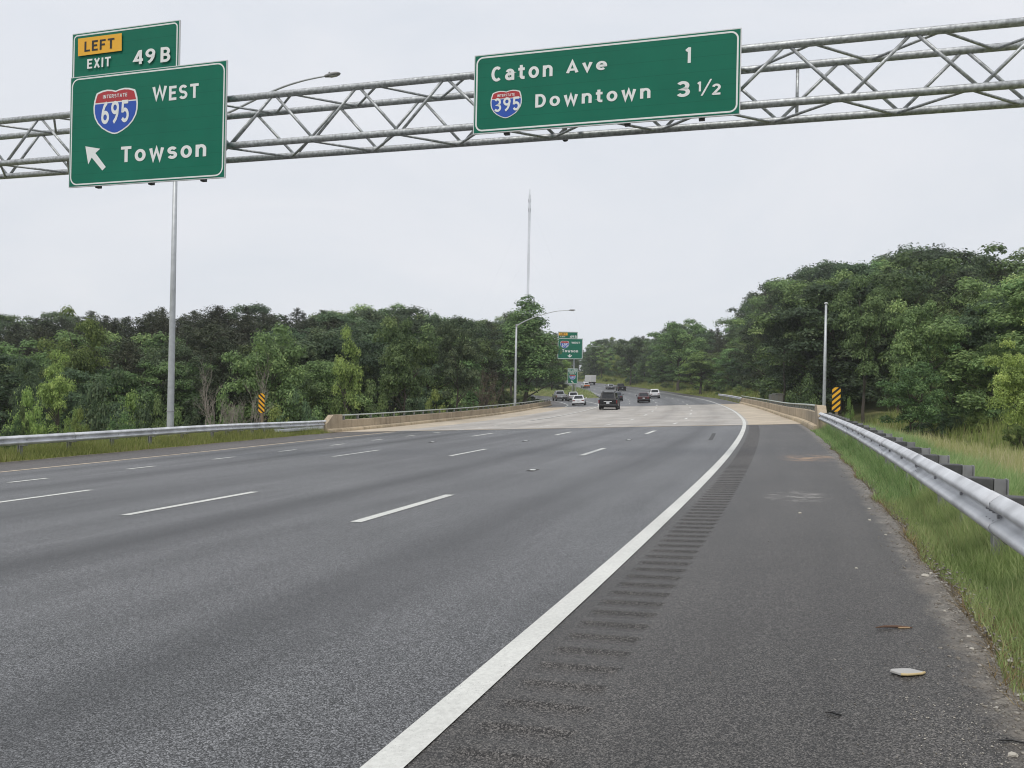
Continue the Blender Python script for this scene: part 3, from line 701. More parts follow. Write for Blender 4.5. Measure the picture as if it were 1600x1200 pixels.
# ------------------------------------------------------------------ signs
def _arc(cx, cy, rx, ry, a0, a1, n=14): return [(cx+rx*math.cos(R(a0+(a1-a0)*k/n)), cy+ry*math.sin(R(a0+(a1-a0)*k/n))) for k in range(n+1)]
SW = .188                     # stroke width of the highway alphabet at cap height 1
GLYPH = {                     # character: (advance width, [(closed, centre line)])
 'C': (.62, [(0, _arc(.34, .5, .255, .42, 48, 312))]), 'D': (.64, [(1, [(.085, .082), (.28, .082)]+_arc(.28, .5, .275, .418, -80, 80)+[(.28, .918), (.085, .918)])]),
 'A': (.72, [(0, [(.085, 0), (.36, .95), (.635, 0)]), (0, [(.2, .27), (.52, .27)])]), 'T': (.62, [(0, [(.31, 0), (.31, .84)]), (0, [(0, .918), (.62, .918)])]),
 'W': (.96, [(0, [(.08, 1), (.27, .06), (.48, .92), (.69, .06), (.88, 1)])]), 'E': (.54, [(0, [(.54, .918), (.083, .918), (.083, .082), (.54, .082)]), (0, [(.165, .51), (.48, .51)])]),
 'F': (.54, [(0, [(.54, .918), (.083, .918), (.083, 0)]), (0, [(.165, .5), (.48, .5)])]), 'L': (.52, [(0, [(.083, 1), (.083, .082), (.52, .082)])]), 'I': (.165, [(0, [(.083, 0), (.083, 1)])]),
 'S': (.60, [(0, _arc(.30, .708, .215, .21, 25, 270)+_arc(.30, .292, .22, .206, 88, -155))]), 'X': (.64, [(0, [(.09, 0), (.55, 1)]), (0, [(.09, 1), (.55, 0)])]),
 'B': (.60, [(1, [(.083, .5), (.3, .5)]+_arc(.3, .709, .19, .209, -80, 80)+[(.3, .918), (.083, .918)]), (1, [(.083, .082), (.31, .082)]+_arc(.31, .291, .21, .209, -80, 80)+[(.31, .5), (.083, .5)])]),
 'R': (.62, [(0, [(.083, 0), (.083, .918), (.3, .918)]+_arc(.3, .70, .2, .218, 80, -80)+[(.3, .482), (.165, .482)]), (0, [(.32, .44), (.53, 0)])]),
 'N': (.64, [(0, [(.083, 0), (.083, 1)]), (0, [(.557, 0), (.557, 1)]), (0, [(.11, .96), (.53, .04)])]),
 'a': (.56, [(0, [(.475, 0), (.475, .47)]+_arc(.285, .47, .19, .208, 0, 155)), (0, [(.40, .425), (.26, .425)]+_arc(.26, .253, .178, .172, 90, 270)+[(.31, .082), (.40, .14)])]),
 't': (.40, [(0, [(.18, .95), (.18, .22)]+_arc(.31, .22, .13, .138, 180, 270)+[(.40, .082)]), (0, [(.0, .675), (.40, .675)])]),
 'o': (.62, [(1, _arc(.31, .38, .228, .30, 0, 345, 23))]), 'n': (.58, [(0, [(.083, 0), (.083, .76)]), (0, [(.14, .50)]+_arc(.30, .47, .196, .208, 150, 0)+[(.496, 0)])]),
 'v': (.58, [(0, [(.075, .76), (.29, .06), (.505, .76)])]), 'e': (.60, [(0, [(.13, .37), (.527, .37)]+_arc(.305, .38, .222, .298, 4, 312))]),
 'w': (.84, [(0, [(.075, .76), (.235, .05), (.42, .70), (.605, .05), (.765, .76)])]), 's': (.54, [(0, _arc(.27, .53, .185, .15, 22, 270)+_arc(.27, .23, .19, .15, 88, -158))]),
 '1': (.28, [(0, [(.195, 0), (.195, 1)]), (0, [(.0, .78), (.15, .90)])]), '2': (.58, [(0, _arc(.29, .69, .21, .23, 165, -30)+[(.10, .09), (.11, .082), (.58, .082)])]),
 '3': (.58, [(0, _arc(.27, .708, .20, .21, 150, -85)+_arc(.28, .292, .22, .21, 82, -152))]), '4': (.62, [(0, [(.45, 0), (.45, 1)]), (0, [(.40, .93), (.09, .29), (.62, .29)])]),
 '5': (.58, [(0, [(.53, .918), (.13, .918), (.10, .53)]+_arc(.28, .33, .225, .248, 128, -148))]),
 '6': (.60, [(1, _arc(.30, .30, .22, .218, 0, 345, 23)), (0, [(.09, .34), (.13, .58), (.24, .80), (.42, .96)])]), '9': (.60, [(1, _arc(.30, .70, .22, .218, 0, 345, 23)), (0, [(.51, .66), (.47, .42), (.36, .20), (.18, .04)])])}
def text_mesh(body, offset=.02, spacing=1.0):
    """letters drawn as mitred strokes of even width, laid a hair above one another where strokes cross"""
    w_ = SW*(1+(offset-.02)*8); V, Fs = [], []; x0 = 0.; lay = 0
    for ch in body:
        adv, strokes = GLYPH[ch]
        for closed, pts in strokes:
            P = [Vector((x0+x, y)) for x, y in pts]; n = len(P); k0 = len(V)
            for i in range(n):
                a = P[i-1] if (closed or i) else None; b = P[(i+1) % n] if (closed or i < n-1) else None
                d1 = (P[i]-a).normalized() if a is not None else None; d2 = (b-P[i]).normalized() if b is not None else None
                if d1 is None: d1 = d2
                if d2 is None: d2 = d1
                n1 = Vector((-d1.y, d1.x)); n2 = Vector((-d2.y, d2.x)); m = n1+n2
                m = m.normalized() if m.length > 1e-4 else n1; c = max(.38, m.dot(n1)); o = m*(w_/2/c)
                V += [(P[i].x+o.x, P[i].y+o.y, lay*.0016), (P[i].x-o.x, P[i].y-o.y, lay*.0016)]
            for i in range(n if closed else n-1):
                j = (i+1) % n; Fs.append((k0+2*i, k0+2*i+1, k0+2*j+1, k0+2*j))
            lay = (lay+1) % 3
        x0 += adv+.17*spacing
    me = bpy.data.meshes.new('lettering'); me.from_pydata(V, [], Fs); me.update()
    return me
class Sign:
    """a flat sign: vertical plane through O with horizontal right-hand direction t; pixel corners are turned into sign coordinates (a, z)"""
    def __init__(s, O, t, name, label, corner, cat='road sign', group='green highway signs'):
        s.O = Vector(O); s.t = Vector(t).normalized(); s.n = Vector((-s.t.y, s.t.x, 0))
        a, z = s.px(*corner); s.a0, s.z0 = a, z
        s.root = empty(name, s.O+s.t*a+Vector((0, 0, z-s.O.z)), math.atan2(s.t.y, s.t.x)); tag(s.root, label, cat, group)
    def px(s, x, y):
        rx, rz = ray(x, y); n = s.n
        lam = (s.O.x*n.x+s.O.y*n.y)/(rx*n.x+n.y); P = Vector((rx*lam, lam, CAMZ+rz*lam))
        return (P-s.O).dot(s.t), P.z
    def loc(s, x, y):
        a, z = s.px(x, y); return a-s.a0, z-s.z0
    def panel(s, name, tl, br, rad, m=None, edge=True):
        (x0, z1), (x1, z0) = s.loc(*tl), s.loc(*br)
        return s.panel_l(name, x0, z0, x1, z1, rad, m)
    def panel_l(s, name, x0, z0, x1, z1, rad, m=None, border=.035, inset=.03, y=0.):
        o = MB().box((x0, y, z0), (x1, y+.05, z1)).build(name, m or M['green'], s.root)
        MB().box((x0-.022, y+.004, z0-.022), (x1+.022, y+.046, z0)).build('panel_edge', M['alu_edge'], o)
        e = MB().box((x0-.022, y+.004, z1), (x1+.022, y+.046, z1+.022)); e.box((x0-.022, y+.004, z0), (x0, y+.046, z1)); e.box((x1, y+.004, z0), (x1+.022, y+.046, z1))
        e.build('panel_edge', M['alu_edge'], o)
        if border:
            def rr(i, r):
                P = []
                for cx, cz, a in ((x1-i-r, z1-i-r, 0), (x0+i+r, z1-i-r, 90), (x0+i+r, z0+i+r, 180), (x1-i-r, z0+i+r, 270)):
                    for k in range(7): P.append((cx+r*math.cos(R(a+k*15)), cz+r*math.sin(R(a+k*15))))
                return P
            A, B = rr(inset, rad), rr(inset+border, max(.01, rad-border)); n = len(A)
            MB().add([(x, y-.004, z) for x, z in A+B], [(k, (k+1) % n, n+(k+1) % n, n+k) for k in range(n)]).build('border', M['sign_white'], o)
        return o
    def text(s, body, lb, rb, ytop, m=None, parent=None, offset=.02, spacing=1.0, y=-.008, name='lettering'):
        (x0, z0), (x1, zr), (_, z1) = s.loc(*lb), s.loc(*rb), s.loc(lb[0], ytop)
        me = text_mesh(body, offset, spacing); co = np.empty(len(me.vertices)*3, np.float32); me.vertices.foreach_get('co', co); co = co.reshape(-1, 3)
        lo, hi = co.min(0), co.max(0); u = (co-lo)/(hi-lo+1e-9)
        zz = (z0+zr)/2; h = z1-z0
        if not m: m = M['sign_white']
        q = np.stack([x0+u[:, 0]*(x1-x0), y-co[:, 2], zz+u[:, 1]*h], -1)
        me.vertices.foreach_set('co', q.astype(np.float32).ravel()); me.update()
        return link(name, me, m, parent or s.root)
    def poly(s, name, pts, m, y=-.007, parent=None):
        P = [s.loc(*p) for p in pts]
        return MB().add([(x, y, z) for x, z in P], [tuple(range(len(P)))]).build(name, m, parent or s.root)
    def shield(s, left, right, top, bot, num, num_box, word=None, word_box=None):
        """left/right pixel of the widest points, top/bottom pixel of the centre line"""
        cx, zt_ = s.loc(*top); _, zb = s.loc(*bot); xl, _ = s.loc(*left); xr, _ = s.loc(*right)
        W = (xr-xl)/2; cx = (xl+xr)/2; H = zt_-zb
        half = [(0, 1.0), (.18, 1.03), (.40, 1.045), (.62, 1.03), (.86, .985), (.90, .94), (.97, .80), (1.0, .66), (.985, .52), (.93, .40), (.80, .27), (.60, .155), (.33, .06), (.12, .01), (0, 0)]
        P = half+[(-x, z) for x, z in half[1:-1]][::-1]
        def mk(name, pts, m, y, par): return MB().add([(cx+x*W, y, zb+z*H) for x, z in pts], [tuple(range(len(pts)))]).build(name, m, par)
        sh = mk('route_shield', P, M['sign_white'], -.007, s.root)
        Q = [(x*.935, .5+(z-.5)*.935) for x, z in P]
        cut = .755
        lo = clip_band(Q, 0, 1, -9, cut-.03); hi = clip_band(Q, 0, 1, cut, 9)
        mk('shield_field', lo, M['shield_blue'], -.010, sh); mk('shield_band', hi, M['shield_red'], -.010, sh)
        s.text(num, *num_box, parent=sh, y=-.015, offset=.005, name='shield_number')
        if word: s.text(word, *word_box, parent=sh, y=-.015, offset=.005, name='shield_word')
    def brackets(s, xs, zb=-.055):
        for x in xs: MB().box((x-.06, .051, zb), (x+.06, .16, zb+.10)).build('mount_bracket', M['black'], s.root)

OFF = N_DIR*-.34
S1 = Sign(Vector((0, Y0, CAMZ))+OFF, T_DIR, 'overhead_sign', 'large green overhead sign with yellow LEFT plaque, reading EXIT 49 B, 695 West, Towson', (108, 292))
(mx0, mz0), (mx1, mz1) = S1.loc(108.3, 291.5), S1.loc(353.5, 95)
S1.panel_l('panel', 0, 0, mx1, mz1, .22)
(tx0, _), (tx1, tz1) = S1.loc(111.5, 56), S1.loc(278.5, 31.5)
S1.panel_l('exit_tab', 0, mz1-.22, tx1, tz1, .12, y=.03)
pq = S1.poly('left_plaque', [(122.3, 88), (190.5, 79.2), (190.5, 51.9), (122.3, 60.6)], M['sign_yellow'], -.007)
S1.text('LEFT', (132.3, 81.3), (179, 75.5), 65.3, M['black'], pq, offset=.012, y=-.012, spacing=1.1)
S1.text('EXIT', (136.5, 108.2), (173.2, 103.8), 92.5, offset=.015, spacing=1.1)
S1.text('49', (207.3, 102), (242.8, 98.4), 79.3); S1.text('B', (251, 97.7), (266.3, 96.2), 74.3)
S1.shield((146.3, 172), (215.8, 163), (181, 141.8), (180, 209.5), '695', ((158.6, 196), (201.6, 191), 160), 'INTERSTATE', ((161.5, 154.6), (199.5, 151.2), 148))
S1.text('W', (238, 160.3), (261, 158.2), 133)
S1.text('EST', (264.2, 157.6), (310.5, 152.5), 135.2, spacing=1.2)
S1.text('Towson', (189, 259), (322.3, 248.8), 229.8, spacing=1.3)
S1.poly('arrow', [(133.7, 228.7), (138.2, 257), (143.6, 246.3), (160.2, 266.5), (165.6, 261), (149.4, 239.3), (156.8, 232.5)][::-1], M['sign_white'])
S1.brackets([mx1*.18, mx1*.53, mx1*.86])

S2 = Sign(Vector((0, Y0, CAMZ))+OFF, T_DIR, 'overhead_sign', 'wide green overhead sign reading Caton Ave 1 and 395 Downtown 3 1/2', (740.4, 208.4))
nx1, nz1 = S2.loc(1157.3, 44.8)[0], (S2.loc(742.5, 88.4)[1]+S2.loc(1159, 44.6)[1])/2
S2.panel_l('panel', 0, 0, nx1, nz1, .16)
S2.text('Caton', (767.8, 127.8), (863.4, 120), 104.3, spacing=1.5); S2.text('Ave', (884.4, 118), (948.5, 112.3), 93, spacing=1.3)
S2.text('1', (1070.5, 99), (1079.3, 98.4), 74.7)
S2.shield((766.6, 161), (815.6, 156), (791, 143.3), (790, 184.8), '395', ((772.6, 176), (812.3, 173), 154), 'INTERSTATE', ((777.5, 152), (804.5, 150), 147.3))
S2.text('Downtown', (836.3, 172), (1016.2, 157.6), 147.6, spacing=1.5)
S2.text('3', (1057.6, 152.4), (1078, 150.8), 127.8)
S2.text('1', (1089.2, 143.4), (1095.2, 142.9), 128)
S2.poly('lettering', [(1094.8, 149.8), (1098, 149.5), (1112.8, 123.3), (1109.8, 123.5)], M['sign_white'])
S2.text('2', (1111.8, 149), (1126, 147.4), 131.7)
S2.brackets([nx1*.13, nx1*.6, nx1*.87])

# the far gantry with its sign, and the gore sign in front of its post
YF = 185.0; FO = Vector((0, YF, CAMZ))
fg = empty('sign_gantry', (0, 0, 0)); tag(fg, 'distant brownish truss gantry over the left exit ramp, half hidden behind the conical tree', 'gantry')
pp = at(896.3, 600, YF+1.2); gzf = float(ground_at(pp.x, pp.y)[0]); fg.location = (pp.x, pp.y, gzf)
zt2 = at(868, 537.5, YF+1).z-gzf; zb2 = at(868, 548, YF+1).z-gzf
truss_mesh(fg, Vector((0, -.5, 0)), Vector((-1, 0, 0)), Vector((0, 1, 0)), zt2, zb2, [1.5*k for k in range(0, 15)], [1.5*k+.7 for k in range(0, 14)], -.6, 21.6, 1.1, .10, .05, M['truss_brown'])
MB().tube([(0, 0, -.5), (0, 0, zt2+.4)], .2, 14).build('support_post', M['pole'], fg, smooth=True)
g2 = float(ground_at(pp.x-21, pp.y)[0])
MB().tube([(-21, 0, g2-gzf-.5), (-21, 0, zt2+.4)], .2, 14).build('support_post', M['pole'], fg, smooth=True)
def z7(x, y): return 850+x/8.575, 500+y/8.571
S3 = Sign(FO, Vector((1, 0, 0)), 'overhead_sign', 'distant green overhead sign with yellow LEFT plaque, reading 49 B, 695 West, Towson', z7(181, 519))
ax1, az1 = S3.loc(*z7(520, 250)); bx1, bz1 = S3.loc(*z7(452, 161))
S3.panel_l('panel', 0, 0, ax1, az1, .3, border=.09); S3.panel_l('exit_tab', .04, az1-.3, bx1, bz1, .15, border=.07, y=.05)
pq = S3.poly('left_plaque', [z7(198, 206), z7(316, 206), z7(316, 169), z7(198, 169)], M['sign_yellow'], -.01)
S3.text('LEFT', z7(222, 200), z7(292, 200), 500+176/8.571, M['black'], pq, y=-.02)
S3.text('EXIT', z7(222, 232), z7(286, 232), 500+214/8.571); S3.text('49', z7(345, 241), z7(402, 241), 500+207/8.571); S3.text('B', z7(413, 241), z7(437, 241), 500+207/8.571)
S3.shield(z7(219, 320), z7(336, 320), z7(277, 284), z7(277, 378), '695', (z7(240, 360), z7(316, 360), 500+312/8.571))
S3.text('WEST', z7(368, 322), z7(482, 322), 500+288/8.571, offset=.03); S3.text('Towson', z7(243, 440), z7(456, 440), 500+395/8.571, offset=.03, spacing=1.2)
S3.poly('arrow', [z7(345, 503), z7(376, 478), z7(366, 470), z7(352, 482), z7(352, 458), z7(338, 458), z7(338, 482), z7(324, 470), z7(314, 478)], M['sign_white'], -.01)
GO = Vector((0, 178.0, CAMZ))
S4 = Sign(GO, Vector((1, 0, 0)), 'exit_sign', 'small green exit sign on two posts in the grassy gore, reading 49B, West 695', z7(315, 852))
cx1, cz1 = S4.loc(*z7(450, 690)); _, dz1 = S4.loc(*z7(450, 650))
S4.panel_l('panel', 0, 0, cx1, cz1, .15, border=.07); S4.panel_l('exit_tab', 0, cz1-.25, cx1, dz1, .1, border=.06, y=.05)
S4.text('EXIT', z7(328, 682), z7(368, 682), 500+662/8.571); S4.text('49B', z7(376, 682), z7(438, 682), 500+660/8.571)
S4.text('WEST', z7(338, 722), z7(427, 722), 500+699/8.571, offset=.03)
S4.shield(z7(340, 765), z7(424, 765), z7(382, 735), z7(382, 800), '695', (z7(355, 787), z7(410, 787), 500+756/8.571))
S4.poly('arrow', [z7(364, 812), z7(386, 816), z7(379, 822), z7(396, 838), z7(389, 845), z7(373, 828), z7(367, 834)], M['sign_white'], -.01)
for xx in (378, 422):
    lx, lz = S4.loc(*z7(xx, 900)); q = S4.root.location; g = float(ground_at(q.x+lx, q.y)[0])
    MB().box((lx-.09, .06, g-q.z-.4), (lx+.09, .22, cz1*.95)).build('post', M['galv_dull'], S4.root)

# ------------------------------------------------------------------ guyed radio mast far behind
YT = 620.0
tb = at(822, 600, YT); tp = at(825.5, 304, YT)
tw = empty('radio_mast', (tb.x, YT, 0)); tag(tw, 'very tall slender lattice radio mast on the skyline behind the left woods', 'mast')
h = tp.z; mb = MB(); wd = .8
cor = [(math.cos(R(a))*wd, math.sin(R(a))*wd) for a in (90, 210, 330)]
for x, y in cor: mb.tube([(x, y, -8), (x, y, h)], .10, 5)
k = 0; z = 0.
while z < h-2:
    for i in range(3):
        a, b = cor[i], cor[(i+1) % 3]; mb.tube([(*a, z), (*b, z+2.6)], .022, 4); mb.tube([(*a, z), (*b, z)], .022, 4)
    z += 2.6
mb.build('lattice', M['tower'], tw)
an = MB()
for i in range(3):
    a = R(90+i*120)
    for zz in (h-13, h-6): an.box((-.12+math.cos(a)*1.0, -.12+math.sin(a)*1.0, zz), (.12+math.cos(a)*1.0, .12+math.sin(a)*1.0, zz+2.6)); an.tube([(math.cos(a)*.6, math.sin(a)*.6, zz+1.6), (math.cos(a)*1.0, math.sin(a)*1.0, zz+1.6)], .06, 5)
an.build('antenna_array', M['tower'], tw); MB().tube([(0, 0, h-2), (0, 0, h+4)], .16, 6).build('mast_tip', M['tower'], tw)
gw = MB()
for i in range(3):
    a = R(30+i*120)
    for zz in (h*.35, h*.68, h*.95): gw.tube([(math.cos(a)*wd, math.sin(a)*wd, zz), (math.cos(a)*75, math.sin(a)*75, -6)], .012, 4)
gw.build('guy_wires', M['tower'], tw)
t2 = at(834, 466, 560); m2 = empty('antenna_mast', (t2.x, 560, 0)); tag(m2, 'short thin antenna mast poking above the conical tree', 'mast')
MB().tube([(0, 0, -8), (0, 0, t2.z)], [.35, .22], 8).build('mast_pole', M['tower'], m2); MB().box((-.5, -.5, t2.z-6), (.5, .5, t2.z-5.6)).build('platform', M['tower'], m2)

# ------------------------------------------------------------------ concrete block on the bank, pale kerb in the meadow
bl = at(1212, 628, 97); gzb = float(ground_at(bl.x, 97)[0])
cb = empty('concrete_block', (bl.x, 97, gzb), .12); tag(cb, 'grey weathered concrete block on the bank behind the right parapet', 'concrete block')
M['grey_conc'] = concrete('grey_concrete', (.20, .20, .19))
MB().box((-.66, -.5, -2), (.66, .5, at(1212, 616.5, 97).z-gzb)).build('block_body', M['grey_conc'], cb, bevel=.03)
zc = at(1212, 616.5, 97).z-gzb
MB().box((-.25, -.54, zc+.003), (.72, .54, zc+.14)).build('block_cap', M['grey_conc'], cb, bevel=.02)
kb = at(1600, 746, 22.5); gk = float(ground_at(kb.x, 22.5)[0]); ks = empty('concrete_kerb', (kb.x+1.2, 22.5, gk), -.05); tag(ks, 'pale concrete kerb lying in the tall grass behind the near guardrail', 'kerb')
MB().box((-2.0, -.25, -.5), (2.4, .25, kb.z-gk+.03)).build('kerb_body', M['kerb'], ks, bevel=.03); MB().box((-1.98, .26, -.5), (2.38, .5, kb.z-gk-.1)).build('kerb_footing', M['grey_conc'], ks, bevel=.03)

# recessed reflective markers halfway between the dashes
for s_m, d_m, lb in ((16.87, 5.335, 'pavement marker on the first lane line, nearest the camera'), (29.06, 5.335, 'pavement marker on the first lane line, farther from the camera'), (29.1, 9.12, 'pavement marker on the second lane line'), (29.2, 12.83, 'pavement marker on the third lane line')):
    pm_ = empty('pavement_marker', rp3(s_m, d_m), float(theta(s_m))); tag(pm_, lb, 'pavement marker', 'reflective markers set in the lane lines')
    MB().prism([(-.10, .002), (.10, .002), (.075, .012), (-.075, .012)], 'y', -.20, .20).build('casting', M['joint'], pm_)
    MB().box((-.055, -.05, .012), (.055, .05, .020)).build('lens', M['sign_white'], pm_)

# ------------------------------------------------------------------ vehicles
def paint(name, col, met=.3): return mat(name, col, .3, met, coat=.35)
M['glass'] = mat('car_glass', (.012, .014, .017), .08, 0, spec=.45)
M['tyre'] = mat('tyre', (.02, .02, .02), .85)
M['rim'] = mat('wheel_rim', (.40, .40, .42), .35, .6)
M['trim'] = mat('dark_trim', (.025, .025, .027), .55)
M['tail'] = mat('tail_lamp', (.16, .010, .012), .25, coat=.3)
M['plate'] = mat('number_plate', (.60, .62, .64), .4)
M['under'] = mat('underbody', (.012, .012, .012), .9)
M['chrome'] = mat('bright_trim', (.75, .75, .76), .25, .8)
def loft(sections):
    """sections: list of (y, [(x,z)...]) rings of equal length"""
    n = len(sections[0][1]); V = [(x, y, z) for y, ring in sections for x, z in ring]
    Fs = [(i*n+k, i*n+(k+1) % n, (i+1)*n+(k+1) % n, (i+1)*n+k) for i in range(len(sections)-1) for k in range(n)]
    Fs += [tuple(range(n)), tuple((len(sections)-1)*n+k for k in range(n))[::-1]]
    return MB().add(V, Fs)
def ring(hw, z0, z1, tuck=.06, sh=.05):
    """car body cross-section: tucked sill, vertical flank, rounded shoulder"""
    zm = z0+(z1-z0)*.45
    return [(-hw+tuck, z0), (-hw, zm), (-hw+.01, z1-sh*1.4), (-hw+sh, z1-sh*.2), (-hw+sh*2.2, z1), (hw-sh*2.2, z1), (hw-sh, z1-sh*.2), (hw-.01, z1-sh*1.4), (hw, zm), (hw-tuck, z0)]
def wheel(root, x, y, r, wd):
    t = MB().tube([(x-wd/2, y, r), (x-wd/2+.03, y, r), (x+wd/2-.03, y, r), (x+wd/2, y, r)], [r*.93, r, r, r*.93], 20)
    w_ = t.build('wheel', M['tyre'], root)
    sx = 1 if x > 0 else -1
    MB().tube([(x+sx*(wd/2-.02), y, r), (x+sx*(wd/2+.012), y, r)], r*.62, 16).build('rim', M['rim'], w_)
def quad_panel(name, pts, m, parent, thick=.012):
    P = [Vector(p) for p in pts]; n = (P[1]-P[0]).cross(P[2]-P[0]).normalized()*thick
    k = len(P); V = [tuple(p) for p in P]+[tuple(p+n) for p in P]
    return MB().add(V, [tuple(range(k))[::-1], tuple(range(k, 2*k))]+[(i, (i+1) % k, k+(i+1) % k, k+i) for i in range(k)]).build(name, m, parent)
def car(kind, pm, s, d, label, dpsi=0., name=None, cat=None, roof=None, wd=None, plate=True, y_off=2.3, group='vehicles driving along the highway', scale=1., bump_m=None, tail_pm=None):
    spec = {  # length, half width, sill, belt, roof z, wheel r, wheelbase front/rear y, greenhouse (rear base, rear top, front top, front base), half widths
        'sedan':  (4.8, .91, .22, .90, 1.43, .33, (1.38, -1.42), (-1.95, -1.15, .35, 1.25), (.80, .62)),
        'wagon':  (4.5, .92, .24, .98, 1.62, .35, (1.35, -1.35), (-2.12, -1.75, .45, 1.25), (.82, .66)),
        'suv':    (4.8, .96, .32, 1.10, 1.82, .39, (1.40, -1.45), (-2.32, -2.00, .40, 1.10), (.86, .72)),
        'pickup': (5.6, .98, .38, 1.12, 1.83, .40, (1.75, -1.75), (-.75, -.60, .75, 1.35), (.86, .72)),
    }[kind]
    ln, hw, sill, belt, rz, wr, wb, gh, gw = spec
    root = empty(name or kind, (0, 0, 0)); tag(root, label, cat or kind, group)
    h = ln/2
    if kind == 'pickup':
        secs = [(-h, ring(hw-.06, sill+.14, belt-.02)), (-h+.12, ring(hw, sill, belt)), (-.75, ring(hw, sill, belt)), (1.3, ring(hw, sill, belt-.02)), (h-.35, ring(hw-.02, sill, belt-.10)), (h-.05, ring(hw-.12, sill+.06, belt-.22))]
    elif kind == 'suv':
        secs = [(-h, ring(hw-.10, sill+.12, belt-.05)), (-h+.14, ring(hw-.01, sill, belt)), (.9, ring(hw, sill, belt)), (1.2, ring(hw, sill, belt)), (h-.35, ring(hw-.03, sill, belt-.12)), (h, ring(hw-.18, sill+.1, belt-.28))]
    elif kind == 'wagon':
        secs = [(-h, ring(hw-.14, sill+.14, belt-.05)), (-h+.18, ring(hw-.02, sill, belt)), (.9, ring(hw, sill, belt)), (1.3, ring(hw, sill, belt-.01)), (h-.4, ring(hw-.06, sill, belt-.18)), (h, ring(hw-.22, sill+.08, belt-.34))]
    else:
        secs = [(-h, ring(hw-.16, sill+.16, belt-.08)), (-h+.18, ring(hw-.04, sill+.02, belt)), (-1.7, ring(hw, sill, belt+.02)), (1.2, ring(hw, sill, belt)), (h-.4, ring(hw-.06, sill, belt-.16)), (h, ring(hw-.24, sill+.08, belt-.32))]
    body = loft(secs).build('body', pm, root, smooth=False, bevel=.03)
    rb, rt, ft, fb = gh; bw, tw_ = gw; zb = belt-.06; zt_ = rz
    cab = MB()
    Bq = [(-bw, rb, zb), (bw, rb, zb), (bw, fb, zb), (-bw, fb, zb)]; Tq = [(-tw_, rt, zt_-.05), (tw_, rt, zt_-.05), (tw_, ft, zt_-.05), (-tw_, ft, zt_-.05)]
    Uq = [(-tw_+.12, rt+.16, zt_), (tw_-.12, rt+.16, zt_), (tw_-.12, ft-.2, zt_), (-tw_+.12, ft-.2, zt_)]
    cab.add(Bq+Tq+Uq, [(0, 1, 2, 3)[::-1]]+[(i, (i+1) % 4, 4+(i+1) % 4, 4+i) for i in range(4)]+[(4+i, 4+(i+1) % 4, 8+(i+1) % 4, 8+i) for i in range(4)]+[(8, 9, 10, 11)])
    cb_ = cab.build('cabin', roof or pm, root, bevel=.04)
    def lerp(a, b, t): return tuple(a[i]+(b[i]-a[i])*t for i in range(3))
    def face(i, j, u0, u1, v0, v1, name):
        # quad on the cabin face between base corners i,j and top corners i,j
        p = [lerp(lerp(Bq[i], Bq[j], u), lerp(Tq[i], Tq[j], u), v) for u, v in ((u0, v0), (u1, v0), (u1, v1), (u0, v1))]
        quad_panel(name, p, M['glass'], root, .014)
    v0 = .16 if kind != 'sedan' else .12
    face(0, 1, .09, .91, v0+.02, .90, 'rear_window'); face(2, 3, .07, .93, v0, .92, 'windscreen')
    for i, j in ((1, 2), (3, 0)):
        cuts = {'sedan': [(.14, .50), (.54, .88)], 'wagon': [(.06, .24), (.28, .58), (.62, .90)], 'suv': [(.05, .26), (.30, .58), (.62, .92)], 'pickup': [(.10, .44), (.50, .90)]}[kind]
        if (i, j) == (3, 0): cuts = [(1-b, 1-a) for a, b in cuts]
        for a, b in cuts: face(i, j, a, b, v0, .90, 'side_window')
    for sx in (-1, 1):
        for y in wb: wheel(root, sx*(hw-.10), y, wr, .23)
        tl = M['tail']
        if kind in ('suv', 'pickup'): MB().box((sx*(hw-.05)-.07, -h-.012, belt-.42), (sx*(hw-.05)+.04, -h+.14, belt-.08)).build('tail_light', tl, root, bevel=.015)
        else: MB().box((sx*(hw-.30)-.16, -h-.012, belt-.30), (sx*(hw-.30)+.16, -h+.12, belt-.16)).build('tail_light', tl, root, bevel=.02)
        MB().box((sx*(hw+.08)-.09, .78, belt-.02), (sx*(hw+.08)+.09, .90, belt+.13)).build('mirror', M['trim'] if pm.name != 'white_car_paint' else pm, root, bevel=.03)
    bm_ = bump_m or M['trim']
    MB().box((-hw+.06, -h-.07, sill+.10), (hw-.06, -h+.05, sill+.28)).build('rear_bumper', bm_, root, bevel=.03)
    MB().box((-hw+.14, h-.10, sill+.06), (hw-.14, h+.05, sill+.26)).build('front_bumper', bm_, root, bevel=.03)
    MB().box((-hw+.10, -h+.25, sill-.08), (hw-.10, h-.3, sill+.08)).build('underbody', M['under'], root)
    if plate: MB().box((-.16, -h-.085 if kind in ('suv', 'pickup') else -h-.03, belt-.46 if kind != 'sedan' else belt-.34), (.16, -h-.071 if kind in ('suv', 'pickup') else -h-.012, belt-.30 if kind != 'sedan' else belt-.19)).build('number_plate', M['plate'], root)
    if kind == 'suv':
        MB().box((-.42, -h-.03, belt-.27), (.42, -h-.012, belt-.20)).build('tailgate_trim', M['chrome'], root)
        for sx in (-1, 1): MB().tube([(sx*.62, -1.7, zt_+.01), (sx*.62, -1.6, zt_+.07), (sx*.62, .1, zt_+.07), (sx*.62, .2, zt_+.01)], .022, 6).build('roof_rail', M['trim'], root)
        MB().box((-.55, -2.12, zt_-.045), (.55, -1.85, zt_-.005)).build('spoiler', pm, root, bevel=.012)
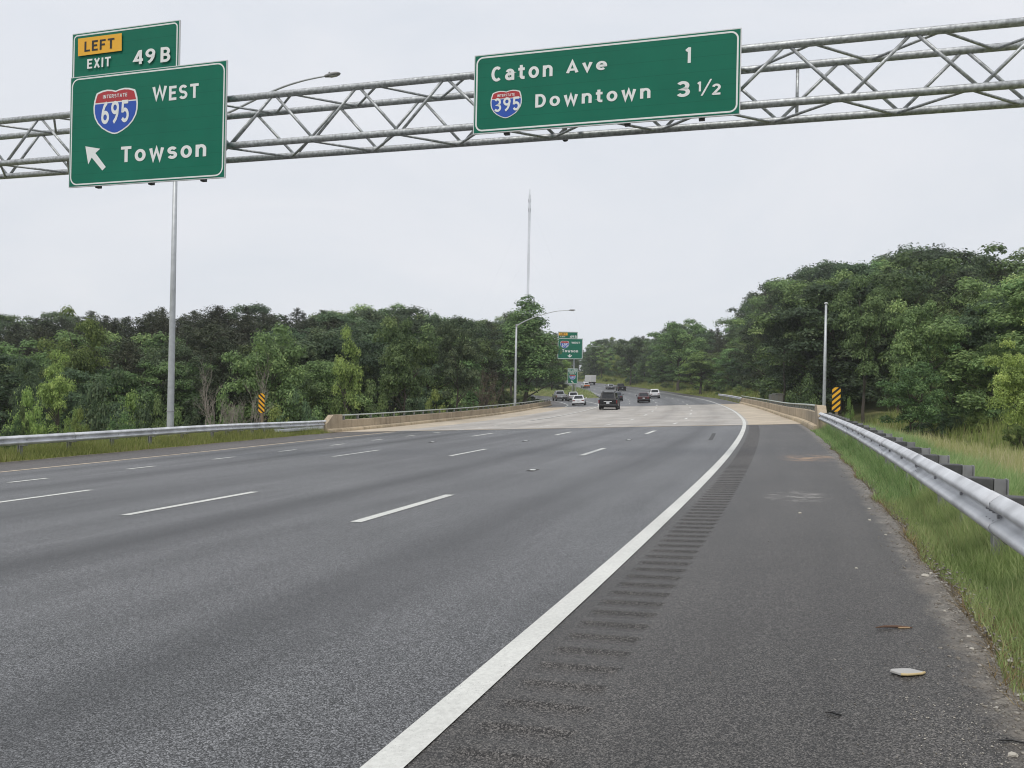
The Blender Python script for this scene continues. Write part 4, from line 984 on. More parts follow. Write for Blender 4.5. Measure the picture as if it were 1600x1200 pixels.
    if kind == 'pickup':
        b_ = MB(); b_.box((-hw+.14, -h+.12, belt-.03), (hw-.14, -.82, belt+.004)); b_.build('load_bed', M['under'], root)
        for sx in (-1, 1): MB().box((sx*(hw-.11)-.06, -h+.05, belt-.01), (sx*(hw-.11)+.06, -.80, belt+.035)).build('bed_rail', pm, root, bevel=.01)
        MB().box((-.78, -h-.03, sill+.30), (.78, -h-.005, belt-.06)).build('tailgate', tail_pm or pm, root, bevel=.012)
    if tail_pm and kind != 'pickup': MB().box((-hw+.10, -h-.03, sill+.30), (hw-.10, -h+.10, belt-.03)).build('boot_panel', tail_pm, root, bevel=.012)
    p = rp3(s+y_off, d, 0.0)
    root.location = p
    th = float(theta(s+y_off))+dpsi
    # tilt the vehicle to the road's crossfall and grade
    ex = Vector(rp3(s+y_off, d-1))-Vector(rp3(s+y_off, d+1)); ey = Vector(rp3(s+y_off+2, d))-Vector(rp3(s+y_off-2, d))
    base = float(theta(s+y_off)); ez = ex.cross(ey).normalized(); f = (Matrix.Rotation(dpsi, 3, ez) @ ey).normalized(); r = f.cross(ez)
    m4 = Matrix(((r.x, f.x, ez.x, p.x), (r.y, f.y, ez.y, p.y), (r.z, f.z, ez.z, p.z+.008), (0, 0, 0, 1)))
    root.matrix_world = m4 @ Matrix.Scale(scale, 4)
    return root
def px_sd(px, py):
    """road point seen at a pixel"""
    rx, rz = ray(px, py); Y = np.geomspace(2, 330, 6000); s, d = sd_of(rx*Y, Y); q = (CAMZ+rz*Y)-zroad(s, d)
    i = np.where((q[:-1] > 0) & (q[1:] <= 0))[0]
    i = i[0] if len(i) else int(np.argmin(np.abs(q)))
    return float(s[i]), float(d[i])
white = paint('white_car_paint', (.72, .73, .74), 0); silver = paint('silver_car_paint', (.46, .47, .48), .5); black = mat('black_car_paint', (.006, .006, .007), .3, 0, spec=.35)
maroon = paint('dark_red_car_paint', (.055, .014, .014), .2); grey = paint('grey_car_paint', (.22, .23, .25), .5); orange = paint('orange_car_paint', (.62, .16, .04), .1); dark = paint('dark_blue_car_paint', (.025, .03, .045), .3)
car('suv', black, *px_sd(950, 640.5), 'large black SUV with chrome tailgate strip at the far end of the bridge', cat='car', name='car', scale=1.06)
car('sedan', white, *px_sd(903, 633.5), 'white sedan at the start of the left exit ramp, in front of two silver vehicles', cat='car', name='car', bump_m=white, dpsi=.03)
car('wagon', silver, 144, 22.4, 'silver wagon on the exit ramp half hidden behind the white sedan', cat='car', name='car', dpsi=.12)
car('pickup', silver, 148.5, 24.9, 'silver pickup truck at the left edge of the exit ramp', cat='pickup truck', name='pickup_truck', dpsi=.20)
car('sedan', maroon, *px_sd(1006, 629), 'dark red sedan with pale roof reflections in the middle lane beyond the bridge', cat='car', name='car')
car('wagon', white, *px_sd(1023.5, 622.3), 'white crossover in the right lane just ahead of the dark red sedan', cat='car', name='car')
car('sedan', dark, *px_sd(964.5, 626.5), 'dark sedan mostly hidden behind the large black SUV', cat='car', name='car')
car('pickup', black, *px_sd(972, 611), 'black pickup truck far up the road beside the grey sedan', cat='pickup truck', name='pickup_truck')
car('sedan', grey, *px_sd(955.5, 608.5), 'small distant grey sedan just left of the black pickup truck', cat='car', name='car', roof=silver)
car('wagon', white, *px_sd(917, 606.5), 'distant white car with orange rear, just below the white box truck', cat='car', name='car', tail_pm=orange)
# the box truck
s_, d_ = px_sd(926, 601.5)
tr = empty('box_truck', (0, 0, 0)); tag(tr, 'white box truck, the farthest vehicle, climbing the curve at the left', 'truck', 'vehicles driving along the highway')
tw_ = paint('white_box_panel', (.70, .70, .69), 0)
MB().box((-1.22, -3.6, 1.05), (1.22, 2.2, 3.75)).build('cargo_box', tw_, tr, bevel=.05)
rd = MB().box((-1.08, -3.64, 1.2), (1.08, -3.605, 3.55)).build('rear_door', mat('roller_door', (.62, .62, .61), .5), tr, bevel=.01)
MB().box((-1.2, -3.65, .95), (1.2, -3.5, 1.04)).build('rear_bumper', M['trim'], tr)
cabm = loft([(2.3, ring(1.05, .55, 2.1)), (3.2, ring(1.08, .5, 2.2)), (3.9, ring(1.05, .5, 1.55)), (4.6, ring(.95, .5, 1.35))]).build('cab', tw_, tr, bevel=.05)
quad_panel('windscreen', [(.92, 3.3, 2.12), (-.92, 3.3, 2.12), (-.95, 3.85, 1.6), (.95, 3.85, 1.6)], M['glass'], tr, .06)
for sx in (-1, 1):
    quad_panel('side_window', [(sx*1.09, 2.5, 1.5), (sx*1.09, 3.2, 1.5), (sx*1.06, 3.1, 2.0), (sx*1.06, 2.5, 2.0)], M['glass'], tr, .02*sx)
    wheel(tr, sx*1.0, -2.2, .48, .45); wheel(tr, sx*1.0, 3.4, .48, .3)
    MB().box((sx*1.0-.12, -3.66, .75), (sx*1.0+.12, -3.6, .9)).build('tail_light', M['tail'], tr)
MB().box((-1.0, -3.4, .6), (1.0, 3.2, 1.0)).build('chassis', M['under'], tr)
p = rp3(s_+3.6, d_); tr.location = p; tr.rotation_euler = (0, 0, float(theta(s_+3.6))+.10); tr.scale = (.82, .82, .80)

# ------------------------------------------------------------------ grass
def blades(name, label_kind, x, y, z, hgt, wid, tint, m, lean=.45):
    n = len(x); a = rng.uniform(0, 2*math.pi, n); l = rng.uniform(.1, 1, n)*lean*hgt; la = rng.uniform(0, 2*math.pi, n)
    base = np.stack([x, y, z], -1); side = np.stack([np.cos(a), np.sin(a), np.zeros(n)], -1)*(wid/2)[:, None]
    ld = np.stack([np.cos(la)*l, np.sin(la)*l, np.zeros(n)], -1); up = np.zeros((n, 3)); up[:, 2] = hgt
    v = np.stack([base-side, base+side, base+up*.55+ld*.35+side*.75, base+up*.55+ld*.35-side*.75, base+up+ld], 1).reshape(-1, 3)
    i = np.arange(n)*5
    f4 = np.stack([i, i+1, i+2, i+3], -1); f3 = np.stack([i+3, i+2, i+4], -1)
    o = link(name, np_mesh(name, v, [f4, f3], tint=np.repeat(tint, 5)), m)
    return tag(o, kind='stuff')
def patchy(x, y, sc):
    return .5+.25*np.sin(x*sc+1.3*np.sin(y*sc*.7))+.25*np.sin(y*sc*1.3+1.7*np.sin(x*sc*.9+2))
def strew(n, s0, s1, d0, d1, pw=1.0):
    s = s0+(s1-s0)*rng.random(n)**pw; d = rng.uniform(d0, d1, n); return s, d
def field(name, n, s0, s1, d0, d1, h0, h1, w0, w1, m, pw=1., tint=(.5, .22), lean=.45, edge=None, hmod=None, keep=None):
    s, d = strew(n, s0, s1, d0, d1, pw)
    if edge is not None: d = d+edge(s)
    if keep is not None: k = keep(s, d); s, d = s[k], d[k]
    x, y = xy(s, d); z = zt(s, d)-.02; pt_ = patchy(x, y, 1.3); n = len(s)
    h = (h0+(h1-h0)*rng.random(n)**1.3)*(.7+.6*pt_)
    if hmod is not None: h = h*hmod(s, d)
    wd = rng.uniform(w0, w1, n); t = np.clip(rng.normal(tint[0], tint[1], n)+(pt_-.5)*.25, 0, 1)
    return blades(name, None, x, y, z, h, wd, t, m, lean)
wob = lambda s: .10*np.sin(s*1.7)+.06*np.sin(s*4.1+1)
field('verge_grass', 150000, 1.5, 12, -3.4, -1.02, .07, .20, .004, .008, M['grass'], edge=lambda s: .5*wob(s), hmod=lambda s, d: .45+.65*np.clip((-d-1.0)/.35, 0, 1)+1.35*np.clip((-d-1.35)/.3, 0, 1), lean=.6)
field('verge_grass', 110000, 12, 34, -3.4, -1.0, .08, .24, .008, .014, M['grass'], edge=lambda s: .5*wob(s), hmod=lambda s, d: .5+.6*np.clip((-d-1.0)/.35, 0, 1)+1.35*np.clip((-d-1.35)/.3, 0, 1), lean=.6)
field('meadow_grass', 190000, 3, 42, -45, -3.2, .28, .62, .010, .020, M['meadow'], lean=.35, tint=(.5, .25))
field('meadow_grass', 26000, 42, 90, -40, -5, .4, 1.0, .03, .05, M['weeds'], lean=.4)
field('verge_weeds', 80000, 8, 41, 23.45, 27.5, .16, .55, .010, .022, M['weeds'], edge=lambda s: .8*wob(s), hmod=lambda s, d: .35+.8*np.clip((d-23.4)/.9, 0, 1), lean=.6)
field('bank_grass', 60000, 106, 330, -20, -1.15, .25, .7, .04, .09, M['weeds'], lean=.5, hmod=lambda s, d: .35+1.1*np.clip((-d-2)/5, 0, 1))
field('gore_grass', 9000, 168, 262, 17.9, 40, .15, .4, .05, .09, M['grass'], lean=.5, keep=lambda s, d: d < ramp_right(s)-1.6)
field('ramp_grass', 20000, 118, 190, 26, 60, .2, .7, .03, .07, M['weeds'], lean=.5, keep=lambda s, d: d > ramp_right(s)+7.2)

# gravel along the shoulder edge, a single uncountable strip
def stones(name, n, s0, s1, dfun, r0, r1, m, pw=1.6):
    ico = bmesh.new(); bmesh.ops.create_icosphere(ico, subdivisions=1, radius=1)
    bv = np.array([v.co[:] for v in ico.verts]); bf = np.array([[v.index for v in f.verts] for f in ico.faces]); ico.free()
    s = s0+(s1-s0)*rng.random(n)**pw; d = dfun(n, s); x, y = xy(s, d); z = zroad(s, d)+.002
    r = r0+(r1-r0)*rng.random(n)**3; k = len(bv)
    sc = rng.uniform(.6, 1.3, (n, 1, 3))*r[:, None, None]; sc[:, :, 2] *= .55
    jit = rng.uniform(.75, 1.2, (n, k, 1))
    a = rng.uniform(0, 6.28, n); ca, sa = np.cos(a)[:, None], np.sin(a)[:, None]
    v = bv[None]*sc*jit; v = np.stack([v[..., 0]*ca-v[..., 1]*sa, v[..., 0]*sa+v[..., 1]*ca, v[..., 2]], -1)+np.stack([x, y, z], -1)[:, None]
    f = (bf[None]+(np.arange(n)*k)[:, None, None]).reshape(-1, 3)
    return link(name, np_mesh(name, v.reshape(-1, 3), [f]), m)
g_ = NG('gravel'); c_ = g_.ramp(g_.voro(g_.coord(), 60), [(.0, (.09, .08, .07)), (.5, (.20, .18, .15)), (1, (.42, .40, .36))]); g_.l(c_, g_.b.inputs['Base Color']); g_.b.inputs['Roughness'].default_value = .9
M['gravel'] = g_.m
tag(stones('gravel', 6500, 2.2, 28, lambda n, s: -1.0+rng.normal(0, .10, n)+.5*wob(s), .003, .015, M['gravel']), kind='stuff')
tag(stones('grit', 1500, 2.2, 16, lambda n, s: -.95+np.abs(rng.normal(0, .5, n)), .002, .006, M['gravel']), kind='stuff')
tag(stones('grit', 520, 3.3, 4.4, lambda n, s: -.66+rng.normal(0, .13, n), .0015, .0055, M['stone'], pw=1), kind='stuff')
# dead straw along the ragged edge
field('dead_straw', 16000, 2, 24, -1.22, -.98, .02, .10, .003, .007, foliage('straw', [(0, (.10, .065, .03)), (.5, (.22, .15, .075)), (1, (.34, .25, .13))], trans=.1, obvar=0), edge=lambda s: .5*wob(s), lean=2.2)

# countable bits of litter
def rock(px, py, r, label, m=None, name='pebble', flat=.55, seed=0):
    s, d = px_sd(px, py); p = rp3(s, d); root = rock_mesh(r, m or M['stone'], name, flat, seed); root.location = p; root.rotation_euler = (0, 0, seed*1.7)
    return tag(root, label, name, 'pale pebbles along the shoulder edge' if name == 'pebble' else None)
def rock_mesh(r, m, name, flat, seed):
    bm = bmesh.new(); bmesh.ops.create_icosphere(bm, subdivisions=2, radius=r); q = random.Random(seed)
    ax = Vector((q.uniform(.7, 1.3), q.uniform(.7, 1.2), flat))
    for v in bm.verts:
        v.co = Vector((v.co.x*ax.x, v.co.y*ax.y, v.co.z*ax.z))*q.uniform(.86, 1.1); v.co.z = max(v.co.z, -.1*r)+.1*r
    me = bpy.data.meshes.new(name); bm.to_mesh(me); bm.free(); return link(name, me, m)
PB = [(1583, 1180, .020, 'largest pale rounded pebble, at the bottom right corner of the shoulder'), (1446, 900, .026, 'squarish white pebble on the gravel edge beside the grass'), (1455, 896, .016, 'small white pebble just behind the squarish white one at the gravel edge'),
      (1476, 955, .012, 'tiny white pebble on the asphalt where the gravel edge begins'), (1514, 995, .014, 'white pebble in the gravel between the pale plate and the grass'), (1519, 1014, .013, 'white pebble just below another in the gravel beside the grass'),
      (1578, 1033, .017, 'pale pebble at the foot of the grass on the right'), (1598, 1088, .022, 'pale stone at the right picture edge on the gravel'), (1358, 795, .022, 'white pebble on the dark asphalt left of the gravel edge'), (1250, 802, .026, 'white chip alone on the middle of the shoulder'),
      (1359, 813, .020, 'white pebble on the shoulder just below another pebble'), (1338, 888, .014, 'small white chip on the bare shoulder asphalt'), (1384, 836, .016, 'white pebble in the grit of the shoulder edge'), (400, 686, .10, 'pale stone at the edge of the left shoulder under the guardrail')]
for i, (px, py, r, lb) in enumerate(PB): rock(px, py, r, lb, seed=i+1)
s, d = px_sd(1420, 1054); p = rp3(s, d)
fr = empty('plastic_fragment', p, .35); tag(fr, 'flat pale grey broken plate with a yellowish edge lying on the shoulder', 'litter')
out_ = [(-.075, .050), (-.052, .062), (.015, .052), (.048, .040), (.078, -.022), (.050, -.030), (-.035, -.022), (-.062, -.008)]
MB().prism(out_, 'z', .004, .016).build('plate_face', mat('broken_plate', (.42, .41, .39), .45), fr, bevel=.002)
MB().tube([(-.064, -.012, .012), (-.035, -.027, .012), (.050, -.035, .012), (.080, -.025, .012)], .0065, 8).build('plate_rim', mat('yellowed_rim', (.55, .43, .22), .5), fr)
s, d = px_sd(1395, 982); p = rp3(s, d)
bk = empty('bark_strip', p, .1); tag(bk, 'thin reddish brown strip of bark on the shoulder above the pale plate', 'litter')
MB().tube([(-.11, .0, .008), (-.05, .008, .012), (.02, .003, .012), (.09, -.004, .010), (.12, -.012, .008)], [.003, .007, .008, .006, .003], 7).build('bark_piece', mat('red_bark', (.13, .075, .05), .85), bk)
MB().tube([(.03, -.010, .008), (.10, -.016, .010)], .005, 6).build('bark_splinter', mat('pale_splinter', (.40, .28, .16), .8), bk)
for (px, py, ang, ln_, lb) in ((1302, 1117, -.5, .07, 'short black twig on the bare asphalt of the shoulder'), (1588, 1161, -.25, .13, 'dark twig lying at the bottom right corner beside the largest pebble')):
    s, d = px_sd(px, py); p = rp3(s, d); tg = empty('twig', p, ang); tag(tg, lb, 'twig')
    MB().tube([(-ln_*.5, 0, .006), (-ln_*.1, .006, .010), (ln_*.2, -.004, .009), (ln_*.5, .004, .006)], [.003, .005, .005, .003], 6).build('stem', M['black'], tg)
    MB().tube([(-ln_*.05, .003, .009), (-ln_*.25, .02, .008)], .003, 5).build('side_twig', M['black'], tg)

# ------------------------------------------------------------------ trees: unit-height prototypes, then copies
def leaf_quads(c, nrm, size, ar=.55):
    n = len(c); r = rng.normal(size=(n, 3)); u = np.cross(nrm, r); u /= np.linalg.norm(u, axis=1, keepdims=True)+1e-9
    v = np.cross(nrm, u); v /= np.linalg.norm(v, axis=1, keepdims=True)+1e-9
    u = u*size[:, None]*.5; v = v*(size*ar)[:, None]*.5; k = nrm*(size*.08)[:, None]
    return np.stack([c-u, c-v*1.0+k, c+u, c+v*1.0+k], 1).reshape(-1, 3)
def lobes_crown(lobes, per, size, flat=.75, upb=.9, seed_t=None):
    """leaves on the shells of many lobes (cx,cy,cz,r)"""
    Cs, Ns, Ts = [], [], []
    for cx, cy, cz, r in lobes:
        n = max(12, int(per*(r/.1)**2)); dirs = rng.normal(size=(n, 3)); dirs /= np.linalg.norm(dirs, axis=1, keepdims=True)
        dirs[:, 2] = np.where(dirs[:, 2] < -.35, -dirs[:, 2]*.6, dirs[:, 2])
        rad = r*(.45+.62*rng.random(n)**.55)*(1+.22*np.sin(dirs[:, 0]*7+cx*90)*np.cos(dirs[:, 1]*8+cz*70))
        c = np.array([cx, cy, cz])+dirs*rad[:, None]*np.array([1, 1, flat])
        nn = dirs*1.0+np.array([0, 0, upb*.6])+rng.normal(0, .38, (n, 3)); nn /= np.linalg.norm(nn, axis=1, keepdims=True)
        Cs.append(c); Ns.append(nn); Ts.append(np.clip(rng.normal(.45, .2, n)+rng.normal(0, .12), 0, 1))
    c = np.concatenate(Cs); nn = np.concatenate(Ns); t = np.concatenate(Ts)
    sz = size*rng.uniform(.65, 1.35, len(c))
    return leaf_quads(c, nn, sz), np.repeat(t, 4)
def crown_obj(v, t, m, parent, name='crown'):
    v[:, 2] *= 1/np.percentile(v[:, 2], 99.7)
    i = np.arange(len(v)).reshape(-1, 4)
    return link(name, np_mesh(name, v, [i], tint=t), m, parent)
def trunk_obj(parent, hgt, r, limbs, m, lean=0, name='trunk'):
    mb = MB(); pts = [(0, 0, -.06)]
    for k in range(1, 7): z = hgt*k/6; pts.append((lean*z*z+.008*math.sin(k*2.1), .008*math.cos(k*1.7), z))
    mb.tube(pts, [r*(1.25 if k == 0 else 1-.13*k) for k in range(7)], 7)
    for (x, y, z) in limbs:
        z0 = min(hgt*.92, max(.12, z-.55*math.hypot(x, y)-.04)); mid = (x*.55, y*.55, (z0+z)/2+.015)
        mb.tube([(0, 0, z0), mid, (x, y, z)], [r*.42, r*.25, r*.1], 5, cap=False)
    return mb.build(name, m, parent)
def broad(name, seed, w, base, m, nl=46, per=330, size=.0195, shape='oval', cat='tree'):
    global rng
    rng = np.random.default_rng(seed); root = empty(name, (0, 0, -500))
    L_ = []
    hz = (1-base)/2
    k = 0
    bumps = rng.normal(size=(7, 3)); bumps /= np.linalg.norm(bumps, axis=1, keepdims=True); bamp = rng.uniform(-.28, .10, 7)
    while k < nl:
        v = rng.normal(size=3); v /= np.linalg.norm(v)
        q = rng.random()**.45*(.9 if k > nl*.25 else .6); r = rng.uniform(.045, .100)*(1+w)*.75
        q = q*(1+sum(a*max(0., float(v @ b))**3 for a, b in zip(bamp, bumps)))
        zz = v[2]
        ww = w*(1 if shape == 'oval' else (1.02-.85*(zz*.5+.5)) if shape == 'cone' else (.75+.35*(zz*.5+.5)))
        p = (v[0]*ww*q, v[1]*ww*q, base+hz+zz*hz*q*.95)
        if shape == 'full':
            f = rng.random()**.9; an = rng.uniform(0, 6.28); bl = 1+.22*math.sin(an*2+seed)+.15*math.sin(an*3+f*5)
            ww = w*(.72+.28*min(1, f*2.5))*math.sqrt(max(.05, 1-max(0, (f-.45)/.56)**2))*bl; q2 = rng.random()**.45; p = (math.cos(an)*ww*q2, math.sin(an)*ww*q2, .04+f*.92)
        if p[2]+r*.7 > 1: continue
        L_.append((*p, r)); k += 1
    if shape == 'cone':
        L_ += [(.0, .0, .95, .045), (.02, .01, .90, .065), (-.03, .0, .85, .085), (.03, .03, .80, .095), (-.03, -.04, .75, .11), (.05, -.03, .70, .12)]
    v, t = lobes_crown(L_, per*1.75, size)
    crown_obj(v, t, m, root)
    lim = [l[:3] for l in L_ if math.hypot(l[0], l[1]) > w*.3][:14]
    trunk_obj(root, base+hz*1.1, .016, lim, M['bark'])
    return root
def pine(name, seed, w, m, base=.35):
    global rng
    rng = np.random.default_rng(seed); root = empty(name, (0, 0, -500)); Cs, Ns, Ts, Zs, limbs = [], [], [], [], []
    nbr = 120
    for b in range(nbr):
        f = (b+rng.random())/nbr; f = f**.9; z = base+(1-base)*f*.985
        prof = w*((1-f)**.62*.92+.03)*(.35+.65*min(1, f*5+.35)); a = b*2.4+rng.normal(0, .5); ln_ = prof*rng.uniform(.35, 1.2)
        rise = ln_*rng.uniform(-.05, .45)
        limbs.append((math.cos(a)*ln_, math.sin(a)*ln_, z+rise))
        nseg = max(2, int(ln_/.018))
        for q in np.linspace(.3, 1, nseg):
            n = 15; sp = (.010+.012*(1-f))
            c = np.array([math.cos(a)*ln_*q, math.sin(a)*ln_*q, z+rise*q])+rng.normal(0, 1, (n, 3))*np.array([sp, sp, sp*.7])
            Cs.append(c); nn = np.array([0, 0, .8])+rng.normal(0, .7, (n, 3)); Ns.append(nn/np.linalg.norm(nn, axis=1, keepdims=True)); Ts.append(np.clip(rng.normal(.45, .22, n), 0, 1))
            Zs.append(np.full(n, .018*(1.15-.45*f)))
    n = 60; zz = rng.uniform(.93, 1.0, n); c = np.stack([rng.normal(0, 1, n)*(1.004-zz)*.16, rng.normal(0, 1, n)*(1.004-zz)*.16, zz], -1); Cs.append(c); nn = rng.normal(0, 1, (n, 3)); Ns.append(nn/np.linalg.norm(nn, axis=1, keepdims=True)); Ts.append(rng.uniform(.3, .8, n)); Zs.append(np.full(n, .012))
    c = np.concatenate(Cs); nn = np.concatenate(Ns); t = np.concatenate(Ts); sz = np.concatenate(Zs)
    crown_obj(leaf_quads(c, nn, sz*rng.uniform(.7, 1.4, len(c)), .42), np.repeat(t, 4), m, root)
    trunk_obj(root, .97, .011, limbs[::5][:22], M['bark'])
    return root
def shrub(name, seed, w, m, nl=26, per=420, size=.047):
    global rng
    rng = np.random.default_rng(seed); root = empty(name, (0, 0, -500)); L_ = []
    for k in range(nl):
        a = rng.uniform(0, 6.28); q = rng.random()**.5*w; z = rng.uniform(.12, .85)*(1-.45*(q/w)**2)
        L_.append((math.cos(a)*q, math.sin(a)*q, z, rng.uniform(.11, .20)))
    L_ = [l for l in L_ if l[2]+l[3]*.7 < 1.0]
    v, t = lobes_crown(L_, per*.3, size, flat=.8)
    # sprigs that break the outline
    n = 260; a = rng.uniform(0, 6.28, n); q = rng.random(n)**.5*w*1.05; c = np.stack([np.cos(a)*q, np.sin(a)*q, rng.uniform(.3, 1.02, n)*(1-.4*(q/w)**2)], -1)
    nn = rng.normal(size=(n, 3))+np.array([0, 0, .5]); nn /= np.linalg.norm(nn, axis=1, keepdims=True)
    v2 = leaf_quads(c, nn, size*rng.uniform(.5, 1.2, n)); v = np.concatenate([v, v2]); t = np.concatenate([t, np.repeat(rng.uniform(.4, 1, n), 4)])
    crown_obj(v, t, m, root, 'foliage')
    mb = MB()
    for k in range(6):
        x, y, z, _ = L_[k % len(L_)]; mb.tube([(x*.1, y*.1, -.08), (x*.5, y*.5, z*.6), (x, y, z)], [.016, .012, .006], 5)
    mb.build('stems', M['bark'], root)
    return root
def bare(name, seed, m, spread=.5, nst=4, depth=5, twigs=3, r0=.012):
    q = random.Random(seed); root = empty(name, (0, 0, -500)); mb = MB(); tw = MB()
    def grow(p, d, ln_, r, k):
        pts = [p]
        for i in range(3):
            d = (d+Vector((q.gauss(0, .16), q.gauss(0, .16), q.gauss(.05, .1)))).normalized(); pts.append(pts[-1]+d*ln_/3)
        (mb if k > 1 else tw).tube(pts, [r, r*.88, r*.76, r*.62], 5 if k > 1 else 4, cap=False)
        if k == 0: return
        for i in range(q.choice((2, 3)) if k > 1 else twigs):
            t = pts[q.choice((1, 2, 3, 3))]; nd = (d+Vector((q.gauss(0, spread), q.gauss(0, spread), q.gauss(.12, spread*.6)))).normalized()
            grow(t, nd, ln_*q.uniform(.55, .85), r*.58, k-1)
    for i in range(nst):
        a = q.uniform(0, 6.28); grow(Vector((q.uniform(-.04, .04), q.uniform(-.04, .04), -.05)), Vector((math.cos(a)*.35, math.sin(a)*.35, 1)).normalized(), .34, r0, depth)
    hi = max(max(v[2] for v in mb.v), max(v[2] for v in tw.v))
    for mm in (mb, tw): mm.v = [(v[0]/hi, v[1]/hi, v[2]/hi) for v in mm.v]
    mb.add(tw.v, tw.f).build('branches', m, root)
    return root
PR = {}
PR['oak'] = [broad('deciduous_tree', 11, .36, .16, M['leaf_mid']), broad('deciduous_tree', 12, .32, .2, M['leaf_mid'], shape='top'), broad('deciduous_tree', 13, .40, .14, M['leaf_dark'], nl=54), broad('deciduous_tree', 14, .30, .22, M['leaf_dark']), broad('deciduous_tree', 19, .34, .12, M['leaf_mid'], nl=52)]
PR['full'] = [broad('deciduous_tree', 51, .38, .0, M['leaf_mid'], nl=92, per=260, shape='full'), broad('deciduous_tree', 52, .34, .0, M['leaf_dark'], nl=88, per=260, shape='full'), broad('deciduous_tree', 53, .40, .0, M['leaf_mid'], nl=96, per=250, shape='full'), broad('deciduous_tree', 54, .36, .0, M['leaf_dark'], nl=90, per=260, shape='full')]
PR['light'] = [broad('light_green_tree', 15, .34, .14, M['leaf_light'], nl=40), broad('light_green_tree', 16, .26, .2, M['leaf_light'], nl=34, per=260)]
PR['cone'] = [broad('conical_tree', 17, .34, .05, M['leaf_mid'], nl=90, per=300, size=.018, shape='cone')]
PR['pine'] = [pine('pine_tree', 21, .26, M['needle']), pine('pine_tree', 22, .30, M['needle'], .25), pine('pine_tree', 23, .28, M['needle'], .45)]
PR['shrub'] = [shrub('shrub', 31, .55, M['leaf_mid']), shrub('shrub', 32, .75, M['leaf_dark']), shrub('shrub', 33, .65, M['leaf_light'])]
PR['near'] = [broad('maple_tree', 41, .42, .10, M['leaf_light'], nl=80, per=420, size=.016)]
PR['bare'] = [bare('bare_tree', 5, M['bark_pale'], r0=.016)]
PR['brush'] = [bare('bare_shrub', 6, M['twig_brown'], spread=.6, nst=9, depth=4, twigs=4, r0=.009)]
used = set()
rng = np.random.default_rng(99)
def clear(x, Y, dmin=-5.5, dmax=28):
    s, d = sd_of(x, Y); s, d = float(s[0]), float(d[0])
    if s > 440: return True
    if s > 205 and 22 < d < float(ramp_right(s))-2.5: return True
    lim = dmax if s < 100 else max(dmax, float(ramp_right(s))+10)
    return not (dmin < d < lim)
def plant(kind, px, Y, ytop, wpx=None, label=None, group=None, var=None, cat='tree', rot=None, hmin=1.5):
    L_ = PR[kind]; i = int(rng.integers(len(L_))) if var is None else var
    x, _ = ray(px, 600)
    while not clear(x*Y, Y, -3.5, 26.3) and Y < 300: Y += 2.0
    x *= Y
    g = float(ground_at(x, Y)[0]); ztop = CAMZ+ray(px, ytop)[1]*Y; h = max(hmin, ztop-g)
    root = L_[i]
    if (kind, i) in used: root = copy_tree(root)
    used.add((kind, i))
    natural = {'full': .85, 'oak': .74, 'light': .66, 'cone': .62, 'pine': .56, 'shrub': 1.35, 'near': .86, 'bare': .9, 'brush': 1.3}[kind]
    sx = h if wpx is None else wpx*Y/F/natural
    if wpx is None: sx *= rng.uniform(.85, 1.15)
    root.location = (x, Y, g-.05); root.scale = (sx, sx, h); root.rotation_euler = (0, 0, rng.uniform(0, 6.28) if rot is None else rot)
    tag(root, label, cat, group); return root
SKY = np.array([(-200, 500), (0, 499), (60, 490), (100, 489), (170, 492), (215, 482), (280, 485), (340, 481), (390, 478), (450, 483), (500, 484), (560, 474), (620, 480), (680, 491), (740, 497), (790, 492), (830, 500), (850, 515), (880, 540), (905, 543), (940, 528), (985, 533), (1010, 522), (1045, 504), (1090, 503), (1110, 514), (1150, 510), (1172, 486), (1190, 452), (1215, 440), (1250, 432), (1290, 412), (1340, 397), (1370, 404), (1400, 392), (1450, 391), (1520, 383), (1560, 395), (1600, 391), (1800, 380)], float)
skyline = lambda px: float(np.interp(px, SKY[:, 0], SKY[:, 1]))
GL, GR_, GF = 'woods left of the highway', 'woods right of the highway', 'far woods beyond the curve'
def fill(n, p0, p1, y0, y1, drop0, drop1, mix_, labels, group, wj=(.9, 1.25), dmin=-9, dmax=34, step=None):
    """stratified rows: n trees between pixel columns p0..p1 at distances y0..y1, tops 'drop' px below the skyline"""
    k = 0
    for j in range(n):
        for _ in range(12):
            px = p0+(p1-p0)*(j+rng.uniform(-.2, 1.2))/n; Y = rng.uniform(y0, y1)
            x, _ = ray(px, 600); x *= Y
            if clear(x, Y, dmin, dmax): break
        else: continue
        kind = mix_[int(rng.integers(len(mix_)))]; top = skyline(px)+rng.uniform(drop0, drop1)
        o = plant(kind, px, Y, top, None, labels[kind], group)
        o.scale.x *= rng.uniform(*wj); o.scale.y = o.scale.x; k += 1
    return k
LL = {'full': 'green broadleaf tree in the left woods with leaves down to the ground', 'oak': 'green broadleaf tree packed into the woods left of the highway', 'light': 'light green tree packed into the woods left of the highway', 'pine': 'dark pine standing in the woods left of the highway'}
LR = {'full': 'green broadleaf tree in the right woods with leaves down to the ground', 'oak': 'tall green broadleaf tree in the woods right of the highway', 'light': 'light green tree in the woods right of the highway', 'pine': 'dark pine in the woods right of the highway'}
LF = {'full': 'green tree in the far woods with leaves down to the ground', 'oak': 'hazy green tree in the far woods where the road curves out of sight', 'light': 'pale green tree in the far woods where the road curves out of sight', 'pine': 'dark pine in the far woods where the road curves out of sight'}
